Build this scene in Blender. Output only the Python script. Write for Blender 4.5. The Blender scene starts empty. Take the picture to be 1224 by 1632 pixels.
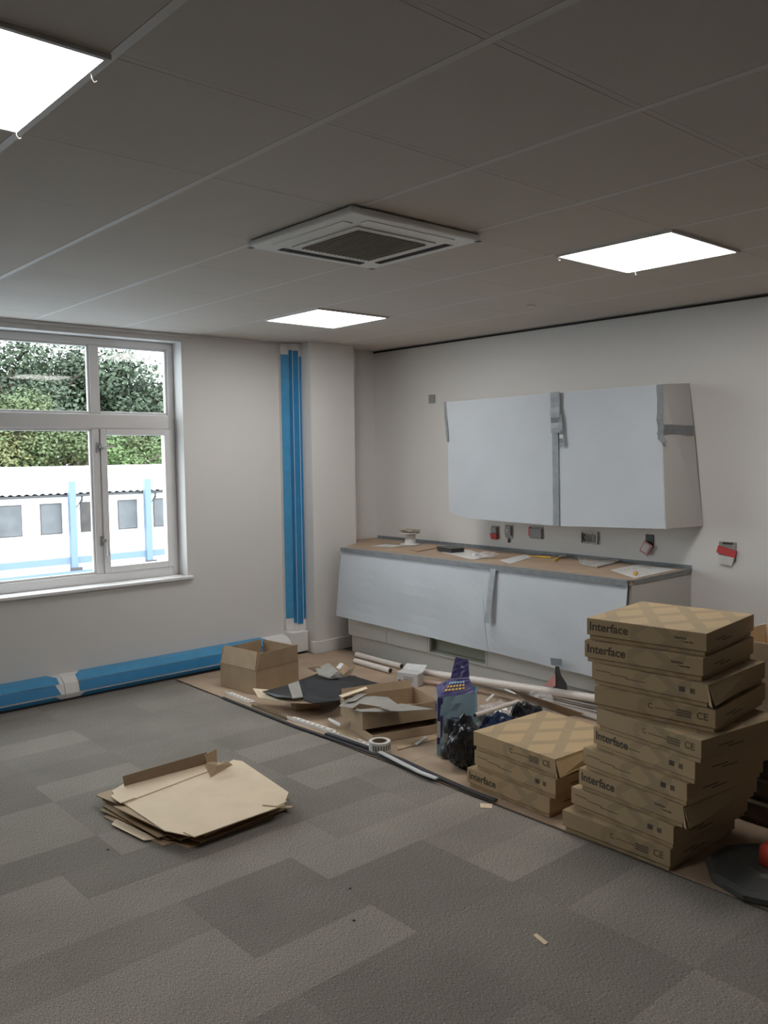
import bpy, bmesh, math, random
from mathutils import Vector, Matrix, noise
random.seed(7)
PI = math.pi
S = bpy.context.scene
COL = S.collection

# ------------------------------------------------------------------ camera
CAM = Vector((-5.167731, -5.838335, 1.64867))
YAW, PITCH, ROLL, FPX = 0.844867, -0.068902, -0.013209, 1369.45
F = Vector((math.cos(PITCH)*math.cos(YAW), math.cos(PITCH)*math.sin(YAW), math.sin(PITCH)))
R0 = Vector((math.sin(YAW), -math.cos(YAW), 0)); U0 = R0.cross(F)
RT = R0*math.cos(ROLL)+U0*math.sin(ROLL); UP = -R0*math.sin(ROLL)+U0*math.cos(ROLL)
cd = bpy.data.cameras.new('camera'); cam = bpy.data.objects.new('camera', cd); COL.objects.link(cam)
cd.sensor_fit = 'VERTICAL'; cd.sensor_height = 32; cd.lens = FPX*32/1632; cd.clip_start = .05; cd.clip_end = 300
M = Matrix((RT, UP, -F)).transposed().to_4x4(); M.translation = CAM
cam.matrix_world = M
S.camera = cam

# ------------------------------------------------------------------ world, sun, exposure
S.view_settings.view_transform = 'Standard'; S.view_settings.look = 'None'
S.view_settings.gamma = 1; S.view_settings.use_curve_mapping = False
S.view_settings.exposure = 1.0
SKY_STRENGTH = 3.3; LAMP_STRENGTH = 9.0; SUN_STRENGTH = 1.2
w = bpy.data.worlds.new('overcast_sky'); S.world = w; w.use_nodes = True
bg = w.node_tree.nodes['Background']; bg.inputs[0].default_value = (.90, .945, 1, 1); bg.inputs[1].default_value = SKY_STRENGTH
sd = bpy.data.lights.new('sun', 'SUN'); sd.energy = SUN_STRENGTH; sd.angle = math.radians(40); sd.color = (1, .98, .95)
sun = bpy.data.objects.new('sun', sd); COL.objects.link(sun)
sun.rotation_euler = Vector((.35, .75, -.9)).to_track_quat('-Z', 'Y').to_euler()

# ------------------------------------------------------------------ pixel -> point on a real plane
def ray(x, y): return F+RT*((x-612)/FPX)-UP*((y-816)/FPX)
def PX(x, y, v):
    d = ray(x, y); return CAM+d*((v-CAM.x)/d.x)
def PY(x, y, v):
    d = ray(x, y); return CAM+d*((v-CAM.y)/d.y)
def PZ(x, y, v=0.0):
    d = ray(x, y); return CAM+d*((v-CAM.z)/d.z)

# ------------------------------------------------------------------ materials
def mat(name, col, rough=.6, metal=0, spec=.5, vary=0, vscale=8, bump=0, bscale=60, emit=0, stretch=None, col2=None, rang=(.35, .65)):
    m = bpy.data.materials.new(name); m.use_nodes = True; nt = m.node_tree; N = nt.nodes; L = nt.links
    b = N['Principled BSDF']; b.inputs['Base Color'].default_value = (*col, 1)
    b.inputs['Roughness'].default_value = rough; b.inputs['Metallic'].default_value = metal
    b.inputs['Specular IOR Level'].default_value = spec
    tc = N.new('ShaderNodeTexCoord'); mp = N.new('ShaderNodeMapping'); L.new(tc.outputs['Object'], mp.inputs[0])
    if stretch: mp.inputs['Scale'].default_value = stretch
    if vary or col2:
        n = N.new('ShaderNodeTexNoise'); n.inputs['Scale'].default_value = vscale; n.inputs['Detail'].default_value = 5
        L.new(mp.outputs[0], n.inputs[0])
        r = N.new('ShaderNodeMapRange'); r.inputs[1].default_value = rang[0]; r.inputs[2].default_value = rang[1]
        L.new(n.outputs[0], r.inputs[0])
        mx = N.new('ShaderNodeMix'); mx.data_type = 'RGBA'
        c2 = col2 or tuple(c*(1-vary) for c in col)
        mx.inputs[6].default_value = (*col, 1); mx.inputs[7].default_value = (*c2, 1)
        L.new(r.outputs[0], mx.inputs[0]); L.new(mx.outputs[2], b.inputs['Base Color'])
    if bump:
        n = N.new('ShaderNodeTexNoise'); n.inputs['Scale'].default_value = bscale; n.inputs['Detail'].default_value = 4
        L.new(mp.outputs[0], n.inputs[0])
        bp = N.new('ShaderNodeBump'); bp.inputs['Strength'].default_value = bump; bp.inputs['Distance'].default_value = .01
        L.new(n.outputs[0], bp.inputs['Height']); L.new(bp.outputs[0], b.inputs['Normal'])
    if emit:
        b.inputs['Emission Color'].default_value = (1, .985, .95, 1); b.inputs['Emission Strength'].default_value = emit
    return m

def glass_mat(name, tint=(.95, .98, .97), refl=1.0):
    m = bpy.data.materials.new(name); m.use_nodes = True; nt = m.node_tree; N = nt.nodes; L = nt.links
    N.remove(N['Principled BSDF']); out = N['Material Output']
    t = N.new('ShaderNodeBsdfTransparent'); t.inputs[0].default_value = (*tint, 1)
    g = N.new('ShaderNodeBsdfGlossy'); g.inputs['Roughness'].default_value = .03
    f = N.new('ShaderNodeFresnel'); f.inputs[0].default_value = 1.45
    mu = N.new('ShaderNodeMath'); mu.operation = 'MULTIPLY'; mu.inputs[1].default_value = refl; gm = N.new('ShaderNodeNewGeometry'); fb = N.new('ShaderNodeMath'); fb.operation = 'SUBTRACT'; fb.inputs[0].default_value = 1; L.new(gm.outputs['Backfacing'], fb.inputs[1])
    m3 = N.new('ShaderNodeMath'); m3.operation = 'MULTIPLY'; L.new(f.outputs[0], m3.inputs[0]); L.new(fb.outputs[0], m3.inputs[1]); L.new(m3.outputs[0], mu.inputs[0])
    mx = N.new('ShaderNodeMixShader'); L.new(mu.outputs[0], mx.inputs[0]); L.new(t.outputs[0], mx.inputs[1]); L.new(g.outputs[0], mx.inputs[2])
    L.new(mx.outputs[0], out.inputs[0]); return m

def film_mat(name, col, alpha):
    m = bpy.data.materials.new(name); m.use_nodes = True; nt = m.node_tree; N = nt.nodes; L = nt.links
    b = N['Principled BSDF']; b.inputs['Base Color'].default_value = (*col, 1); b.inputs['Roughness'].default_value = .15
    t = N.new('ShaderNodeBsdfTransparent'); mx = N.new('ShaderNodeMixShader'); mx.inputs[0].default_value = alpha
    n = N.new('ShaderNodeTexNoise'); n.inputs['Scale'].default_value = 40; bp = N.new('ShaderNodeBump'); bp.inputs['Strength'].default_value = .8
    L.new(n.outputs[0], bp.inputs['Height']); L.new(bp.outputs[0], b.inputs['Normal'])
    L.new(t.outputs[0], mx.inputs[1]); L.new(b.outputs[0], mx.inputs[2]); L.new(mx.outputs[0], N['Material Output'].inputs[0]); return m

def carpet_mat():
    m = bpy.data.materials.new('carpet_loop'); m.use_nodes = True; nt = m.node_tree; N = nt.nodes; L = nt.links
    b = N['Principled BSDF']; b.inputs['Roughness'].default_value = 1; b.inputs['Specular IOR Level'].default_value = .1
    oi = N.new('ShaderNodeObjectInfo'); tc = N.new('ShaderNodeTexCoord'); geo = N.new('ShaderNodeNewGeometry')
    mp = N.new('ShaderNodeMapping'); mp.inputs['Scale'].default_value = (1, .22, 1); L.new(geo.outputs['Position'], mp.inputs[0])
    n = N.new('ShaderNodeTexNoise'); n.inputs['Scale'].default_value = 480; n.inputs['Detail'].default_value = 3; L.new(mp.outputs[0], n.inputs[0])
    n2 = N.new('ShaderNodeTexNoise'); n2.inputs['Scale'].default_value = 270; n2.inputs['Detail'].default_value = 2; L.new(geo.outputs['Position'], n2.inputs[0])
    n3 = N.new('ShaderNodeTexNoise'); n3.inputs['Scale'].default_value = 2.2; n3.inputs['Detail'].default_value = 3; L.new(geo.outputs['Position'], n3.inputs[0])
    r = N.new('ShaderNodeMapRange'); r.inputs[1].default_value = .3; r.inputs[2].default_value = .7; r.inputs[3].default_value = .4; r.inputs[4].default_value = 1.6; L.new(n.outputs[0], r.inputs[0])
    r2 = N.new('ShaderNodeMapRange'); r2.inputs[1].default_value = .3; r2.inputs[2].default_value = .7; r2.inputs[3].default_value = .7; r2.inputs[4].default_value = 1.3; L.new(n2.outputs[0], r2.inputs[0])
    r3 = N.new('ShaderNodeMapRange'); r3.inputs[1].default_value = .3; r3.inputs[2].default_value = .7; r3.inputs[3].default_value = .9; r3.inputs[4].default_value = 1.1; L.new(n3.outputs[0], r3.inputs[0])
    a = N.new('ShaderNodeMath'); a.operation = 'MULTIPLY'; L.new(r.outputs[0], a.inputs[0]); L.new(r2.outputs[0], a.inputs[1])
    c = N.new('ShaderNodeMath'); c.operation = 'MULTIPLY'; L.new(a.outputs[0], c.inputs[0]); L.new(r3.outputs[0], c.inputs[1])
    v = N.new('ShaderNodeVectorMath'); v.operation = 'SCALE'; L.new(oi.outputs['Color'], v.inputs[0]); L.new(c.outputs[0], v.inputs[3])
    L.new(v.outputs[0], b.inputs['Base Color'])
    bp = N.new('ShaderNodeBump'); bp.inputs['Strength'].default_value = .12; bp.inputs['Distance'].default_value = .002
    L.new(n2.outputs[0], bp.inputs['Height']); L.new(bp.outputs[0], b.inputs['Normal'])
    return m

def carton_mat(name, base, dark, top=True):
    """brown board with faint printed criss-cross bands, in the carton's own coordinates"""
    m = mat(name, base, rough=.75, bump=.08, bscale=30); nt = m.node_tree; N = nt.nodes; L = nt.links
    b = N['Principled BSDF']; tc = N.new('ShaderNodeTexCoord'); sp = N.new('ShaderNodeSeparateXYZ'); L.new(tc.outputs['Object'], sp.inputs[0])
    nm = N.new('ShaderNodeSeparateXYZ'); L.new(tc.outputs['Normal'], nm.inputs[0])
    def math2(op, a, bb):
        q = N.new('ShaderNodeMath'); q.operation = op
        for i, k in enumerate((a, bb)):
            if k is None: continue
            if isinstance(k, (int, float)): q.inputs[i].default_value = k
            else: L.new(k, q.inputs[i])
        return q.outputs[0]
    x, y, z = sp.outputs
    zz = math2('MULTIPLY', z, 2.2)
    yy = math2('ADD', y, zz)
    s = math2('ADD', x, math2('MULTIPLY', yy, .62)); d = math2('SUBTRACT', x, math2('MULTIPLY', yy, .62))
    f1 = math2('LESS_THAN', math2('FRACT', math2('MULTIPLY', s, 5.2), None), .3)
    f2 = math2('LESS_THAN', math2('FRACT', math2('MULTIPLY', d, 5.2), None), .3)
    msk = math2('ABSOLUTE', math2('SUBTRACT', f1, f2), None) if False else math2('MAXIMUM', f1, f2)
    # on the side faces the print is only a few wide shapes
    top_ = math2('GREATER_THAN', nm.outputs[2], .7)
    fr = math2('LESS_THAN', nm.outputs[1], -.7)
    mid = math2('MULTIPLY', math2('GREATER_THAN', x, -.06), math2('LESS_THAN', x, .19))
    side = math2('MULTIPLY', math2('MULTIPLY', fr, mid), .8)
    n = N.new('ShaderNodeTexNoise'); n.inputs['Scale'].default_value = 9; L.new(tc.outputs['Object'], n.inputs[0])
    fac = math2('MULTIPLY', msk, math2('ADD', top_ if top else 0.0, side))
    fac = math2('MULTIPLY', fac, math2('ADD', n.outputs[0], .35))
    mx = N.new('ShaderNodeMix'); mx.data_type = 'RGBA'; mx.inputs[6].default_value = (*base, 1); mx.inputs[7].default_value = (*dark, 1)
    L.new(fac, mx.inputs[0])
    oi = N.new('ShaderNodeObjectInfo'); v = N.new('ShaderNodeMix'); v.data_type = 'RGBA'; v.blend_type = 'MULTIPLY'; v.inputs[0].default_value = 1
    L.new(mx.outputs[2], v.inputs[6]); L.new(oi.outputs['Color'], v.inputs[7]); L.new(v.outputs[2], b.inputs['Base Color'])
    return m

MT = dict(
    wall=mat('wall_paint', (.72, .70, .685), .75, bump=.05, bscale=40),
    ceil=mat('ceiling_board', (.60, .552, .505), .9, bump=.15, bscale=260),
    tee=mat('tee_bar_white', (.66, .64, .62), .6),
    gap=mat('dark_gap', (.03, .028, .026), .9),
    white=mat('white_gloss', (.78, .76, .75), .35),
    pvc=mat('white_pvc', (.80, .78, .78), .3),
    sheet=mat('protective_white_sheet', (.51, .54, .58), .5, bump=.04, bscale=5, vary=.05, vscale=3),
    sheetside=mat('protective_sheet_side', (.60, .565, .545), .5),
    duct=mat('grey_duct_tape', (.235, .25, .27), .35, bump=.25, bscale=25, vary=.2, vscale=25),
    cab=mat('cabinet_white', (.67, .655, .62), .4),
    cabin=mat('cabinet_inside', (.36, .37, .29), .6),
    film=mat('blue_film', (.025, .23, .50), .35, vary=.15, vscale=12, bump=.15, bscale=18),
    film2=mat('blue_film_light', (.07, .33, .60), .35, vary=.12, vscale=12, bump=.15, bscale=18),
    board=mat('hardboard', (.44, .32, .225), .55, vary=.18, vscale=5),
    card=mat('cardboard', (.44, .32, .205), .8, vary=.12, vscale=7),
    cardl=mat('cardboard_light', (.76, .61, .44), .8, vary=.08, vscale=6),
    cardd=mat('cardboard_dark', (.24, .17, .11), .85, vary=.15, vscale=7),
    cardg=mat('grey_board', (.33, .31, .28), .7, vary=.15, vscale=9),
    carton=carton_mat('printed_carton', (.42, .305, .175), (.315, .24, .145)),
    ink=mat('dark_ink', (.075, .062, .045), .8),
    inkf=mat('faded_ink', (.14, .105, .065), .8),
    black=mat('black_sheet', (.022, .024, .028), .45, vary=.3, vscale=10),
    bag=mat('black_polythene', (.012, .013, .018), .28, bump=.5, bscale=14),
    navy=mat('navy_polythene', (.012, .03, .09), .3, bump=.5, bscale=14),
    rubber=mat('black_rubber', (.03, .03, .033), .6, bump=.2, bscale=90),
    alu=mat('aluminium', (.86, .87, .88), .35, metal=.6),
    steel=mat('galvanised_steel', (.36, .35, .35), .4, metal=.5),
    plaster=mat('white_bead', (.85, .83, .79), .5),
    tube=mat('white_plastic_tube', (.72, .66, .62), .35),
    tubepink=mat('tube_pink_wrap', (.62, .46, .38), .3),
    sack=mat('blue_sack', (.30, .48, .62), .45, col2=(.33, .46, .55), vary=.2, vscale=14, bump=.35, bscale=12),
    sackl=mat('sack_light_blue', (.30, .54, .72), .45, vary=.25, vscale=12, bump=.3, bscale=12),
    purple=mat('sack_purple', (.06, .05, .19), .45, vary=.3, vscale=20, bump=.3, bscale=14),
    yellow=mat('yellow_plastic', (.70, .42, .06), .4),
    orange=mat('orange_plastic', (.80, .20, .05), .4),
    red=mat('red_tape', (.55, .06, .06), .4),
    pink=mat('pink_tape', (.58, .26, .26), .4),
    paper=mat('white_paper', (.66, .65, .64), .7, vary=.12, vscale=22),
    grey=mat('grey_plastic', (.30, .30, .30), .5),
    socket=mat('socket_metal', (.36, .34, .31), .4, vary=.4, vscale=60),
    dark=mat('dark_plastic', (.035, .035, .04), .4),
    wood=mat('board_edge', (.42, .29, .20), .6),
    glass=glass_mat('window_glass'),
    clear=film_mat('clear_polythene', (.75, .75, .78), .24),
    lens=mat('light_diffuser', (.9, .9, .9), .5, emit=LAMP_STRENGTH),
    carpet=carpet_mat(),
    grille=mat('ac_grille', (.20, .17, .14), .7),
    acw=mat('ac_casing', (.82, .82, .80), .4),
    cone=mat('cone_orange_red', (.6, .07, .04), .45),
    stone=mat('base_grey', (.075, .078, .075), .5, vary=.3, vscale=8),
    # outdoors
    clad=mat('white_cladding', (.86, .87, .88), .6),
    roof=mat('pale_roof', (.84, .85, .87), .6),
    bluesteel=mat('pale_blue_steel', (.125, .18, .255), .5),
    pipe=mat('drainpipe_brown', (.055, .05, .052), .6),
    pane=mat('far_pane_grey', (.12, .122, .13), .35, vary=.3, vscale=1.5),
    paned=mat('far_pane_dark', (.06, .045, .04), .35, vary=.5, vscale=3),
    ground=mat('pale_paving', (.30, .34, .38), .8, vary=.15, vscale=.8),
    grass=mat('rough_grass', (.12, .18, .06), .9, vary=.3, vscale=.5),
    bark=mat('bark', (.10, .08, .06), .9),
    leafd=mat('leaf_dark_green', (.06, .088, .05), .7, vary=.45, vscale=.7),
    leafm=mat('leaf_mid_green', (.098, .13, .05), .7, vary=.4, vscale=.8),
    leafy=mat('leaf_yellow_green', (.14, .145, .055), .7, vary=.35, vscale=.9),
    leafb=mat('leaf_bright_green', (.105, .16, .055), .7, vary=.35, vscale=.9),
)

# ------------------------------------------------------------------ helpers
def wloc(o):
    v = Vector((0, 0, 0))
    while o is not None: v += o.location; o = o.parent
    return v
def link(name, verts, faces, m, parent=None, local=False, smooth=False, origin=None):
    off = Vector((0, 0, 0))
    if parent is not None and not local: off = wloc(parent)
    if origin is not None: off = Vector(origin)
    me = bpy.data.meshes.new(name); me.from_pydata([tuple(Vector(v)-off) for v in verts], [], [tuple(f) for f in faces]); me.update()
    bm = bmesh.new(); bm.from_mesh(me); bmesh.ops.recalc_face_normals(bm, faces=bm.faces); bm.to_mesh(me); bm.free()
    if smooth:
        for p_ in me.polygons: p_.use_smooth = True
    me.materials.append(MT[m] if isinstance(m, str) else m)
    o = bpy.data.objects.new(name, me); COL.objects.link(o)
    if parent is not None: o.parent = parent
    if origin is not None: o.location = off
    return o
class G:
    """collects simple solids for one mesh"""
    def __init__(s): s.v = []; s.f = []
    def add(s, v, f):
        k = len(s.v); s.v += [Vector(a) for a in v]; s.f += [[i+k for i in q] for q in f]; return s
    def box(s, a, b, mtx=None):
        x0, x1 = sorted((a[0], b[0])); y0, y1 = sorted((a[1], b[1])); z0, z1 = sorted((a[2], b[2]))
        v = [Vector(c) for c in ((x0,y0,z0),(x1,y0,z0),(x1,y1,z0),(x0,y1,z0),(x0,y0,z1),(x1,y0,z1),(x1,y1,z1),(x0,y1,z1))]
        if mtx: v = [mtx @ c for c in v]
        return s.add(v, [(0,3,2,1),(4,5,6,7),(0,1,5,4),(1,2,6,5),(2,3,7,6),(3,0,4,7)])
    def slab(s, pts, t):
        """polygon pts (3D) thickened by vector t"""
        n = len(pts); t = Vector(t); P = [Vector(p) for p in pts]
        return s.add(P+[p+t for p in P], [list(range(n))[::-1], list(range(n, 2*n))]+[(i, (i+1) % n, n+(i+1) % n, n+i) for i in range(n)])
    def tube(s, pts, r, n=10, cap=True):
        P = [Vector(p) for p in pts]; rings = []
        rr = r if isinstance(r, (list, tuple)) else [r]*len(P)
        for i, p in enumerate(P):
            d = (P[min(i+1, len(P)-1)]-P[max(i-1, 0)]).normalized()
            a = d.cross(Vector((0, 0, 1))) if abs(d.z) < .95 else d.cross(Vector((1, 0, 0)))
            a.normalize(); b = d.cross(a)
            rings.append([p+(a*math.cos(2*PI*k/n)+b*math.sin(2*PI*k/n))*rr[i] for k in range(n)])
        v = [q for ring in rings for q in ring]; f = []
        for i in range(len(P)-1):
            for k in range(n): f.append((i*n+k, i*n+(k+1) % n, (i+1)*n+(k+1) % n, (i+1)*n+k))
        if cap: f += [list(range(n))[::-1], [(len(P)-1)*n+k for k in range(n)]]
        return s.add(v, f)
    def lathe(s, prof, c=(0, 0, 0), n=24):
        v = []; f = []; c = Vector(c)
        for r, z in prof:
            for k in range(n): v.append(c+Vector((r*math.cos(2*PI*k/n), r*math.sin(2*PI*k/n), z)))
        for i in range(len(prof)-1):
            for k in range(n): f.append((i*n+k, i*n+(k+1) % n, (i+1)*n+(k+1) % n, (i+1)*n+k))
        return s.add(v, f)
    def go(s, name, m, parent=None, **k): return link(name, s.v, s.f, m, parent, **k)
def bevel(o, wd=.003, seg=2):
    md = o.modifiers.new('bevel', 'BEVEL'); md.width = wd; md.segments = seg; md.limit_method = 'ANGLE'; return o
def tag(o, label, cat, group=None):
    o['label'] = label; o['category'] = cat
    if group: o['group'] = group
    return o
def thing(name, label, cat, loc=(0, 0, 0), rz=0, group=None):
    o = bpy.data.objects.new(name, None); COL.objects.link(o); o.empty_display_size = .05
    o.location = loc; o.rotation_euler = (0, 0, rz); return tag(o, label, cat, group)
def struct(o): o['kind'] = 'structure'; return o
def bx(name, a, b, m, parent=None, bev=0, **k):
    o = G().box(a, b).go(name, m, parent, **k)
    if bev: bevel(o, bev)
    return o
def text(name, s, size, m, parent, mtx, align='LEFT'):
    c = bpy.data.curves.new('t', 'FONT'); c.body = s; c.size = size; c.extrude = .0004; c.align_x = align; c.offset = size*.02
    t = bpy.data.objects.new('t', c); COL.objects.link(t)
    dg = bpy.context.evaluated_depsgraph_get(); me = bpy.data.meshes.new_from_object(t.evaluated_get(dg))
    COL.objects.unlink(t); bpy.data.objects.remove(t); bpy.data.curves.remove(c)
    me.transform(mtx); me.materials.clear(); me.materials.append(MT[m]); me.name = name
    o = bpy.data.objects.new(name, me); COL.objects.link(o); o.parent = parent; return o
def crumple(center, rad, seed=0, amp=.35, freq=2.2, sub=4, floor=None):
    bm = bmesh.new(); bmesh.ops.create_icosphere(bm, subdivisions=sub, radius=1)
    so = Vector((seed*7.3, seed*3.1, seed*1.7))
    for v in bm.verts:
        n = v.co.normalized()
        k = 1+amp*(noise.noise(n*freq+so)+.5*abs(noise.noise(n*freq*2.3+so))-.2+.16*abs(noise.noise(n*freq*5+so)))
        q = Vector((n.x*rad[0], n.y*rad[1], n.z*rad[2]))*k+Vector(center)
        if floor is not None and q.z < floor: q.z = floor+.001*abs(n.z)
        v.co = q
    vs = [v.co.copy() for v in bm.verts]; fs = [[v.index for v in f.verts] for f in bm.faces]; bm.free(); return vs, fs

H = 2.55; WX = -.08; LX = -8.8; BY = -13.2

# ================================================================== structure: floor
floor = struct(bx('floor', (LX, BY, -.20), (WX+.2, .3, -.012), 'dark'))
CARP = (.222, .200, .176)
tile_v = G().box((-.249, -.124, -.008), (.249, .124, 0)); tile_me = None
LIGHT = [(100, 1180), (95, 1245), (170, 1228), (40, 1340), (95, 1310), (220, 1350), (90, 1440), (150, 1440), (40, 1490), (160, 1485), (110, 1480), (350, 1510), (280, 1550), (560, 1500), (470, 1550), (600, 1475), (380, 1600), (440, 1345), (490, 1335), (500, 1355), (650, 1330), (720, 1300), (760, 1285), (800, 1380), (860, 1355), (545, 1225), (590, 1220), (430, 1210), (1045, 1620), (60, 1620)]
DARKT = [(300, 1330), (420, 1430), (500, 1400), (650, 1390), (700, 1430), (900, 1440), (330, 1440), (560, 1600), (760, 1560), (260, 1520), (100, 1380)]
def cell(p):
    j = math.floor((p.y+3.77)/.25); off = .25 if j in (3, 4) else 0
    return (math.floor((p.x+2.20-off)/.5), j)
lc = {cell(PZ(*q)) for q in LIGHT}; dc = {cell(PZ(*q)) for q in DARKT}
tile_me = None; ntile = 0
for j in range(-9, 15):
    off = .25 if j in (3, 4) else 0
    for i in range(-11, 1):
        x0 = -2.20+off+i*.5; y0 = -3.77+.25*j
        x1 = min(x0+.5, -2.195); y1 = min(y0+.25, 0)
        if x0 >= -2.25 or y1-y0 < .05 or x1-x0 < .05 or ntile >= 298: continue
        if x0 < -5.6 and y0 < -3.5: continue
        full = abs(x1-x0-.5) < .01 and abs(y1-y0-.25) < .01
        cx, cy = (x0+x1)/2, (y0+y1)/2
        if full and tile_me:
            o = bpy.data.objects.new('carpet_tile', tile_me); COL.objects.link(o); o.parent = floor
        else:
            hx, hy = (x1-x0)/2-.0002, (y1-y0)/2-.0002
            o = G().box((-hx, -hy, -.0115), (hx, hy, 0)).go('carpet_tile', 'carpet', floor, local=True)
            if full: tile_me = o.data
        o.location = (cx, cy, 0)
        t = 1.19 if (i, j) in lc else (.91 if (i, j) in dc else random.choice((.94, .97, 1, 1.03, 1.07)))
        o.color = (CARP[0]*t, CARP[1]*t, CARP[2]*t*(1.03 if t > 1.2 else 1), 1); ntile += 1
g = G(); g.box((LX, BY, -.0115), (-2.195, -6.03, 0)); g.box((LX, -6.03, -.0115), (-5.65, -3.6, 0)); g.box((-2.19, BY, -.0115), (WX, 0, -.004))
o = g.go('carpet_border', 'carpet', floor); o.color = (*CARP, 1); o['kind'] = 'stuff'

# ================================================================== ceiling
ceil = struct(bx('ceiling', (LX-.3, BY-.2, H+.12), (WX+.3, .35, H+.3), 'white'))
GX, GY = -4.283, -3.945
skip = set()
def ck(x, y): return (round((x-GX)/.6-.5), round((y-GY)/.6-.5))
for c in ((-4.58, -3.645), (-1.58, -1.245), (-1.58, -3.645), (-2.78, -3.045)): skip.add(ck(*c))
cme = None
for i in range(-8, 8):
    for j in range(-16, 7):
        if (i, j) in skip: continue
        x0 = max(GX+.6*i, LX); x1 = min(GX+.6*(i+1), WX); y0 = max(GY+.6*j, BY); y1 = min(GY+.6*(j+1), 0)
        if x1-x0 < .04 or y1-y0 < .04: continue
        full = abs(x1-x0-.6) < .01 and abs(y1-y0-.6) < .01
        cx, cy = (x0+x1)/2, (y0+y1)/2; hx, hy = (x1-x0)/2-.0128, (y1-y0)/2-.0122
        if full and cme: o = bpy.data.objects.new('ceiling_tile', cme); COL.objects.link(o); o.parent = ceil
        else:
            o = G().box((-hx, -hy, 0), (hx, hy, .015)).go('ceiling_tile', 'ceil', ceil, local=True)
            if full: cme = o.data
        o.location = (cx, cy, H+.001)
for i in range(-7, 8):
    x = GX+.6*i
    bx('tee_bar', (x-.012, BY, H+.0004), (x+.012, 0, H+.03), 'tee', ceil)
for j in range(-15, 7):
    y = GY+.6*j
    bx('cross_tee', (LX, y-.011, H+.0012), (WX, y+.011, H+.028), 'ceil', ceil)
struct(bx('trim_1', (WX-.010, BY, H-.018), (WX-.0005, -.0, H-.004), 'gap'))
struct(bx('trim_2', (LX, -.022, H-.02), (-.96, -.0005, H-.001), 'wall'))

# ================================================================== walls
WL, WR, WB, WT = -4.42, -1.988, .735, 2.492
g = G(); g.box((LX, 0, 0), (WL, .3, H+.1)); g.box((WR, 0, 0), (WX+.2, .3, H+.1)); g.box((WL, 0, 0), (WR, .3, WB)); g.box((WL, 0, WT), (WR, .3, H+.1))
wl = struct(g.go('wall_left', 'wall'))
struct(bx('wall_right', (WX, BY-.2, -.0), (WX+.2, 0, H+.1), 'wall'))
struct(bx('wall_far', (LX-.2, BY-.2, -.012), (WX, BY, H+.1), 'wall'))
struct(bx('wall_near', (LX-.2, BY, -.012), (LX, .3, H+.1), 'wall'))
# pilaster with its own skirting
PLX, PRX, PYF = -.955, -.5, -.22
struct(bx('wall_pillar', (PLX, PYF, 0), (PRX, -.0005, H), 'wall'))
g = G(); g.slab([(PLX-.014, PYF-.014, .0), (PRX+.0, PYF-.014, 0), (PRX, PYF-.0005, 0), (PLX-.0005, PYF-.0005, 0), (PLX-.0005, -.17, 0), (PLX-.014, -.17, 0)], (0, 0, .1))
bevel(struct(g.go('baseboard_left', 'white')), .003)
struct(bx('baseboard_right', (WX-.014, BY, 0), (WX-.0005, -3.11, .1), 'white'))

# ================================================================== window
win = struct(thing('window_1', 'x', 'x', ((WL+WR)/2, .15, WB))); del win['label']; del win['category']
FY0, FY1 = .13, .20
f = .05
g = G()
XM = [(-2.645, -2.575), (-3.83, -3.76)]
g.box((WL, FY0, WB), (WL+f, FY1, WT)); g.box((WR-f, FY0, WB), (WR, FY1, WT)); g.box((WL+f, FY0, WT-f), (WR-f, FY1, WT)); g.box((WL+f, FY0, WB), (WR-f, FY1, WB+.07))
fr = bevel(g.go('window_frame', 'pvc', win), .006)
bx('transom', (WL+f, FY0-.005, 1.845), (WR-f, FY1, 1.955), 'pvc', win, .012)
for a, b in XM:
    bx('mullion', (a+.006, FY0+.002, WB+.07), (b-.006, FY1, 1.845), 'pvc', win, .006)
    bx('mullion', (a+.006, FY0+.002, 1.955), (b-.006, FY1, WT-f), 'pvc', win, .006)
def frame(name, x0, x1, z0, z1, wd, y0, y1, m, parent):
    g = G(); g.box((x0, y0, z0), (x0+wd, y1, z1)); g.box((x1-wd, y0, z0), (x1, y1, z1)); g.box((x0+wd, y0, z0), (x1-wd, y1, z0+wd)); g.box((x0+wd, y0, z1-wd), (x1-wd, y1, z1)); return bevel(g.go(name, m, parent), .004)
cols = [(XM[0][1]-.006, WR-f, 1), (XM[1][1]-.006, XM[0][0]+.006, 0), (WL+f, XM[1][0]+.006, 1)]
for x0, x1, op in cols:
    # top light
    bd = frame('glazing_bead', x0, x1, 1.955, WT-f, .016, FY0+.012, FY0+.04, 'pvc', win)
    bx('pane', (x0+.012, FY0+.03, 1.967), (x1-.012, FY0+.036, WT-f-.012), 'glass', bd)
    z0, z1 = WB+.07, 1.845
    if op:
        sh = frame('opening_sash', x0, x1, z0, z1, .045, FY0-.012, FY0+.045, 'pvc', win)
        bx('pane', (x0+.04, FY0+.02, z0+.04), (x1-.04, FY0+.026, z1-.04), 'glass', sh)
    else:
        bd = frame('glazing_bead', x0, x1, z0, z1, .016, FY0+.012, FY0+.04, 'pvc', win)
        bx('pane', (x0+.012, FY0+.03, z0+.012), (x1-.012, FY0+.036, z1-.012), 'glass', bd)
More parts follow.
